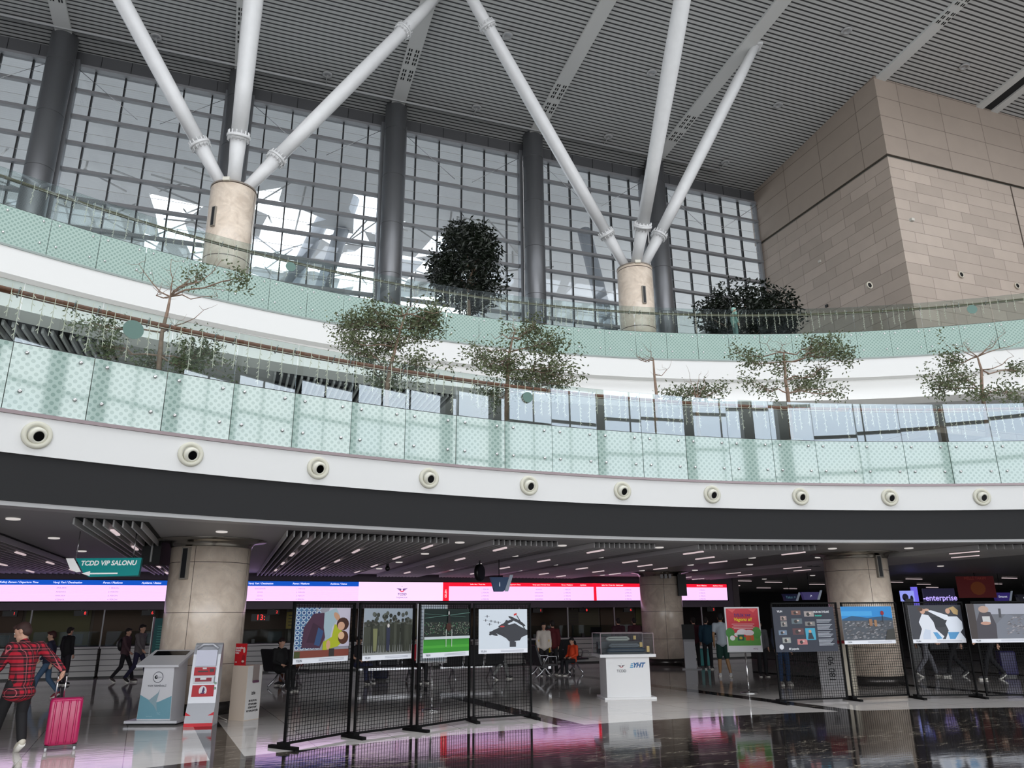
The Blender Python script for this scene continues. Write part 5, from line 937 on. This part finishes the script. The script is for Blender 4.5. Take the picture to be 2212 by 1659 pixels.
for x in (-.17, .17):
    for y in (-.08, .08):
        wh = MB().lathe([(.03, -.014), (.032, 0), (.03, .014)], flat((200, 200, 204)), 18, M=Matrix.Rotation(pi / 2, 3, 'Y')).build('wheel', None, o, (x, y, .033)); MB().box((0, 0, .03), (.05, .05, .035), black).build('caster_housing', None, wh)
o.rotation_euler = (0, 0, R_(28))
# background people
W = onz
def bgp(x, y, pose, rz, label, top, bottom, H_=1.7, **kw):
    p = onz(x, y, 0); return person(label, (p.x, p.y, 0), rz, pose, top, bottom, scale=H_ / 1.72, vox=.022, **kw)
bgp(92, 1510, walk(), R_(-70), 'person in dark top and blue jeans with orange scarf behind the plaid boy', (40, 40, 62), (70, 96, 124), 1.45, shoe=(130, 40, 50), hair=(60, 24, 24))
bgp(133, 1480, stand(), R_(160), 'person in black clothes standing left of the counters', (18, 16, 20), (40, 36, 44), 1.5, shoe=(20, 20, 20))
p_, _g = bgp(262, 1474, walk(), R_(90), 'person in dark clothes with black backpack walking left of the large column', (84, 60, 66), (22, 20, 26), 1.45, shoe=(60, 50, 50)); remesh(MB().ball((0, .17, 1.2), (.16, .11, .22)), .025, flat((16, 16, 18)), 'backpack', p_, 2)
bgp(292, 1475, walk(), R_(80), 'person in grey top and navy jeans walking beside the dark backpacker', (104, 98, 100), (36, 34, 62), 1.55, shoe=(30, 24, 24))
def seatp(x, y, rz, label, top, bottom, **kw): p = onz(x, y, 0); return person(label, (p.x, p.y, 0), rz, sit(), top, bottom, vox=.022, **kw)
seatp(600, 1492, R_(60), 'person in black sitting hunched left of the leftmost mesh panel', (18, 18, 20), (20, 20, 22), hair=(40, 26, 26), scale=.92)
seatp(640, 1478, R_(-40), 'seated person in dark red top behind the leftmost poster', (110, 30, 40), (120, 74, 50), scale=.95)
seatp(770, 1476, R_(60), 'person in dark vest sitting between first and second mesh panels', (28, 24, 28), (40, 44, 74), scale=.9, sleeves=False)
seatp(900, 1474, R_(30), 'seated person in red shirt behind the second mesh panel', (170, 24, 44), (24, 24, 30), scale=.9)
bgp(1082, 1468, walk(), R_(120), 'person in grey trousers walking behind the silhouette poster', (80, 80, 84), (130, 130, 128), 1.5)
pl_, _g = bgp(1176, 1460, stand(), R_(10), 'long haired woman in white top and yellow cardigan left of the display case', (216, 206, 196), (24, 22, 26), 1.5, long_hair=True, hair=(28, 20, 20), shoe=(50, 50, 54))
c_ = MB(); c_.cap((.17, .03, 1.4), (.23, .05, 1.0), .075, .07); c_.cap((-.17, .03, 1.4), (-.22, .05, 1.0), .075, .07); c_.cap((-.16, .04, 1.3), (-.2, .06, .8), .08, .07); c_.cap((.16, .04, 1.3), (.2, .06, .8), .08, .07); c_.cap((0, .08, 1.36), (0, .1, .85), .13, .13); remesh(c_, .022, flat((206, 170, 40), .8), 'cardigan', pl_, 3)
bgp(1196, 1458, stand(), R_(200), 'person in dark red jacket behind the woman in the yellow cardigan', (84, 16, 26), (22, 20, 24), 1.55)
p = onz(1238, 1458, 0); person('child in bright orange top sitting on the bench left of the display case', (p.x, p.y, 0), R_(-50), sit(.42), (226, 74, 34), (30, 30, 34), scale=.82, hair=(20, 18, 20), vox=.02)
sj = stand(); sj.update(aL=(.12, -.04, .09), tL=(.14, -.18, .05), aR=(-.16, .1, .1), tR=(-.18, -.04, .06))
bgp(1566, 1462, sj, R_(170), 'man in patterned white shirt and dark green shorts beside the red poster stand', (186, 196, 204), (24, 60, 52), 1.72, shorts=True, shoe=(210, 210, 214), sleeves=False, skin=mat('skin_tan', (170, 130, 92), .5), hair=(22, 20, 22))
for x, y, rz, lab, t_, b_ in ((1505, 1444, 180, 'dim person in dark red top behind the case at the counter', (66, 20, 34), (18, 16, 20)), (1532, 1446, 160, 'dim person in blue top with backpack queueing at the counter', (22, 58, 76), (16, 16, 22)), (1340, 1444, 190, 'dim person in dark red standing behind the glass case', (58, 20, 34), (20, 18, 22)), (1375, 1442, 180, 'dim person in maroon next to the distant column', (66, 22, 34), (22, 18, 22))): bgp(x, y, stand(), R_(rz), lab, t_, b_, 1.6)
bgp(1697, 1480, stand(), R_(5), 'person in blue jeans standing behind the dark navy poster', (36, 44, 60), (34, 62, 100), 1.6, shoe=(180, 176, 170))
bgp(1650, 1462, stand(), R_(0), 'dim person in grey jacket right of the red poster stand', (92, 92, 96), (30, 30, 34), 1.5)
bgp(2005, 1462, walk(), R_(90), 'person in pale trousers behind the karate poster', (60, 60, 66), (110, 110, 116), 1.65); bgp(2070, 1462, walk(), R_(-90), 'person in black trousers behind the karate poster', (30, 30, 34), (22, 22, 26), 1.65); bgp(2150, 1468, walk(), R_(-90), 'person in dark trousers striding behind the elderly man poster', (40, 36, 40), (20, 20, 26), 1.7)
p = onz(2180, 1462, 0); o = thing('suitcase', 'dark violet suitcase behind the rightmost mesh panel', 'suitcase', (p.x, p.y, 0)); rbox((.45, .25, .62), .05, flat((44, 40, 84)), 'shell', o, (0, 0, .36)); MB().bb((-.16, -.08, 0), (.16, .08, .06), black).build('wheel_base', None, o)
p = onz(1521, 1442, 0); o = thing('suitcase', 'teal suitcase standing beside the queueing people', 'suitcase', (p.x, p.y, 0)); rbox((.4, .24, .55), .04, flat((60, 140, 140)), 'shell', o, (0, 0, .33)); MB().bb((-.14, -.07, 0), (.14, .07, .06), black).build('wheel_base', None, o); MB().tube([(-.08, .08, .6), (-.08, .08, .8), (.08, .08, .8), (.08, .08, .6)], .01, steel, 6).build('handle', None, o)
p = onz(822, 1470, 0); o = thing('suitcase', 'dark blue suitcase seen through the second mesh panel', 'suitcase', (p.x, p.y, 0)); rbox((.42, .25, .55), .04, flat((30, 32, 60)), 'shell', o, (0, 0, .33)); MB().bb((-.14, -.07, 0), (.14, .07, .06), black).build('wheel_base', None, o)
q = ring(C2, R2 + .9, -5.5, 11.1); gp = None
d = ray(1578, 715); a_ = atan2(d.x, d.y)
person('hooded person in pale green coat on the upper balcony before the wide dark tree', (8.15, 25.9, 11.1), R_(100), stand(), (150, 190, 180), (120, 150, 146), hood=True, vox=.022, scale=.8)
#==TREES
# ================================================================ TREES
bark = mat('tree_bark', (136, 114, 98), .8, var=.3, vscale=12); leafd = mat('leaf_dark', (22, 30, 18), .35, var=.6, vscale=2); leafp = mat('leaf_olive', (104, 114, 82), .5, var=.4, vscale=5)
def leaf(mb, p, ln, wd_, rnd):
    d = V((rnd.gauss(0, 1), rnd.gauss(0, 1), rnd.gauss(-.3, .7))).normalized(); s = d.cross(V((rnd.random(), rnd.random(), rnd.random() + .1))).normalized(); n = d.cross(s)
    mb.add([p, p + d * ln * .5 + s * wd_ * .5 + n * wd_ * .15, p + d * ln, p + d * ln * .5 - s * wd_ * .5 + n * wd_ * .15], [(0, 1, 2, 3)])
def dense_tree(base, cx, zc, rx, rz_, n, label, lobes, seed):
    rnd = random.Random(seed); o = thing('ficus_tree', label, 'tree', base); mb = MB(); C_ = V((cx, 0, zc))
    L_ = []
    for i in range(lobes): t = rnd.uniform(0, 2 * pi); f_ = rnd.uniform(-.9, .95); r_ = sqrt(max(0, 1 - f_ * f_)) * rnd.uniform(.5, .82); L_.append((C_ + V((rx * r_ * cos(t), rx * r_ * sin(t), rz_ * f_ * .8)), rnd.uniform(.28, .42) * min(rx, rz_) * 1.15))
    for i in range(n):
        c_, r_ = L_[rnd.randrange(lobes)]; v = V((rnd.gauss(0, 1), rnd.gauss(0, 1), rnd.gauss(0, 1))).normalized() * r_ * rnd.uniform(.55, 1.05); leaf(mb, c_ + v, rnd.uniform(.14, .24), rnd.uniform(.06, .09), rnd)
    mb.build('foliage', leafd, o); t = MB(); t.tube([(0, 0, -.1), (.03, 0, .6), (cx * .5, 0, zc - rz_ * .3)], [.09, .07, .05], bark, 8)
    for c_, r_ in L_[:14]: t.tube([(cx * .5, 0, zc - rz_ * .5), (cx * .5 + (c_.x - cx * .5) * .5, c_.y * .5, (zc - rz_ * .5 + c_.z) / 2), c_], [.04, .03, .015], bark, 5)
    t.build('trunk', None, o); MB().lathe([(.3, 0), (.38, .45), (.34, .45), (.3, .38), (0, .38)], flat((40, 40, 38)), 20).build('planter', None, o)
dense_tree((-1.53, 25.0, 11.1), -.02, 2.72, 1.35, 1.72, 8200, 'tall egg shaped dark leaved tree on the upper balcony between two columns', 46, 21)
dense_tree((9.42, 27.9, 11.1), -.15, 1.6, 2.05, 1.5, 8200, 'wide low dark leaved tree on the upper balcony beside the stone wall', 46, 22)
def sparse_tree(bx, by, Y, clusters, bare, label, seed, trunk=None):
    rnd = random.Random(seed); b = at(bx, by, Y); b.z = 5.3; o = thing('potted_tree', label, 'tree', b); t = MB(); f_ = MB()
    tr = [at(x, y, Y) for x, y in trunk]; pts = [V((0, 0, 0))] + [V((p.x - b.x, rnd.uniform(-.05, .05), p.z - b.z)) for p in tr]; n = len(pts); t.tube(pts, [.055 - .035 * i / (n - 1) for i in range(n)], bark, 7)
    def loc(x, y, dy): p = at(x, y, Y + dy); return V((p.x - b.x, p.y - b.y, p.z - b.z))
    def limb(a, e, r0, r1, wob=.08, k=4):
        q = [a]; 
        for i in range(1, k): q.append(a.lerp(e, i / k) + V((rnd.uniform(-wob, wob), rnd.uniform(-wob, wob), rnd.uniform(-wob, wob) - wob * .5 * sin(pi * i / k))))
        q.append(e); t.tube(q, [r0 + (r1 - r0) * i / k for i in range(k + 1)], bark, 5); return q
    for (x, y, rx, ry, nl) in clusters:
        dy = rnd.uniform(-.3, .5); c_ = loc(x, y, dy); sc_ = Y * 1.05 / F; st = min(pts[1:], key=lambda p: (p - c_).length + max(0, p.z - c_.z) * 2); q = limb(st, c_, .02, .009)
        for i in range(max(6, nl // 13)):
            e = c_ + V((rnd.gauss(0, .6) * rx * sc_, rnd.gauss(0, .45) * rx * sc_, rnd.gauss(0, .62) * ry * sc_)); s_ = q[rnd.choice((2, 3, 4))]; limb(s_, e, .006, .0025, .03, 3)
            for l in range(26):
                v = V((rnd.gauss(0, 1), rnd.gauss(0, 1), rnd.gauss(0, 1))) * .1; p = e + v if rnd.random() < .7 else s_.lerp(e, rnd.random()) + v; leaf(f_, p, rnd.uniform(.06, .11), rnd.uniform(.028, .045), rnd)
    for (x, y) in bare:
        e = loc(x, y, rnd.uniform(-.2, .3)); st = min(pts[1:], key=lambda p: (p - e).length + max(0, p.z - e.z) * 2); q = limb(st, e, .016, .004, .07)
        for i in range(5): s_ = q[rnd.choice((1, 2, 3, 4))]; limb(s_, s_ + V((rnd.uniform(-.3, .3), rnd.uniform(-.2, .2), rnd.uniform(0, .3))), .005, .0015, .03, 3)
    t.build('branches', None, o); f_.build('foliage', leafp, o); MB().lathe([(.2, 0), (.26, .4), (.22, .4), (.2, .34), (0, .34)], flat((120, 118, 112)), 18).build('planter', None, o)
sparse_tree(345, 820, 13.4, [(210, 700, 34, 20, 200), (235, 745, 40, 24, 240), (440, 765, 44, 34, 460), (405, 790, 34, 20, 240), (425, 588, 26, 16, 70), (510, 602, 22, 20, 110), (320, 785, 30, 20, 150)], [(300, 570), (480, 560), (470, 640), (410, 600), (330, 620), (440, 670), (370, 560)], 'potted tree with bare upper branches at left, on the lower balcony', 31, [(348, 770), (352, 720), (363, 670), (367, 640)])
sparse_tree(835, 880, 15.2, [(760, 700, 34, 26, 420), (820, 690, 40, 24, 420), (900, 700, 40, 30, 460), (940, 690, 24, 40, 340), (840, 740, 60, 24, 420), (780, 760, 40, 24, 300), (900, 790, 50, 24, 330), (830, 820, 50, 20, 300), (800, 665, 16, 14, 90), (760, 735, 30, 20, 200)], [(900, 650), (860, 660), (960, 670)], 'leafiest potted tree on the lower balcony, left of centre', 32, [(838, 830), (845, 790), (855, 750), (865, 710), (875, 680)])
sparse_tree(1092, 895, 16.0, [(1140, 710, 30, 20, 240), (1185, 740, 34, 26, 330), (1080, 780, 50, 26, 420), (1190, 800, 50, 30, 420), (1130, 820, 56, 26, 420), (1040, 770, 30, 22, 190), (1060, 850, 44, 20, 260), (1210, 825, 26, 20, 200)], [(1110, 690), (1020, 740), (1170, 700), (1060, 720)], 'leafy potted tree in the middle of the lower balcony', 33, [(1095, 850), (1097, 800), (1100, 760), (1108, 730)])
sparse_tree(1415, 930, 17.2, [(1450, 860, 20, 12, 60)], [(1385, 780), (1400, 760), (1440, 800), (1380, 770)], 'almost bare potted tree on the lower balcony', 34, [(1416, 890), (1418, 850), (1414, 810), (1412, 778)])
sparse_tree(1505, 900, 17.6, [(1470, 850, 24, 10, 120), (1510, 850, 30, 10, 150), (1545, 845, 22, 10, 110)], [(1490, 815), (1510, 810), (1520, 820)], 'low potted shrub on the lower balcony beside the bare tree', 35, [(1505, 870), (1505, 855)])
sparse_tree(1702, 880, 18.0, [(1610, 770, 26, 20, 120), (1630, 785, 30, 14, 100), (1780, 745, 34, 18, 240), (1815, 765, 26, 22, 240), (1760, 760, 30, 16, 140), (1650, 835, 34, 20, 160), (1740, 835, 40, 18, 230), (1680, 790, 40, 24, 130), (1770, 800, 24, 24, 150), (1800, 845, 22, 14, 60)], [(1640, 740), (1690, 745), (1800, 790)], 'potted tree with reddish trunk on the lower balcony, right of centre', 36, [(1701, 850), (1698, 820), (1696, 780), (1694, 760)])
sparse_tree(2120, 880, 18.0, [(2050, 780, 24, 30, 170), (2030, 830, 30, 22, 260), (2080, 815, 30, 26, 230), (2190, 850, 34, 20, 160), (2200, 800, 20, 16, 100), (2130, 855, 40, 12, 140)], [(2170, 720), (2200, 740), (2080, 740), (2150, 740), (2190, 770), (2060, 745)], 'potted tree at the right end of the lower balcony', 37, [(2122, 840), (2118, 800), (2112, 770)])
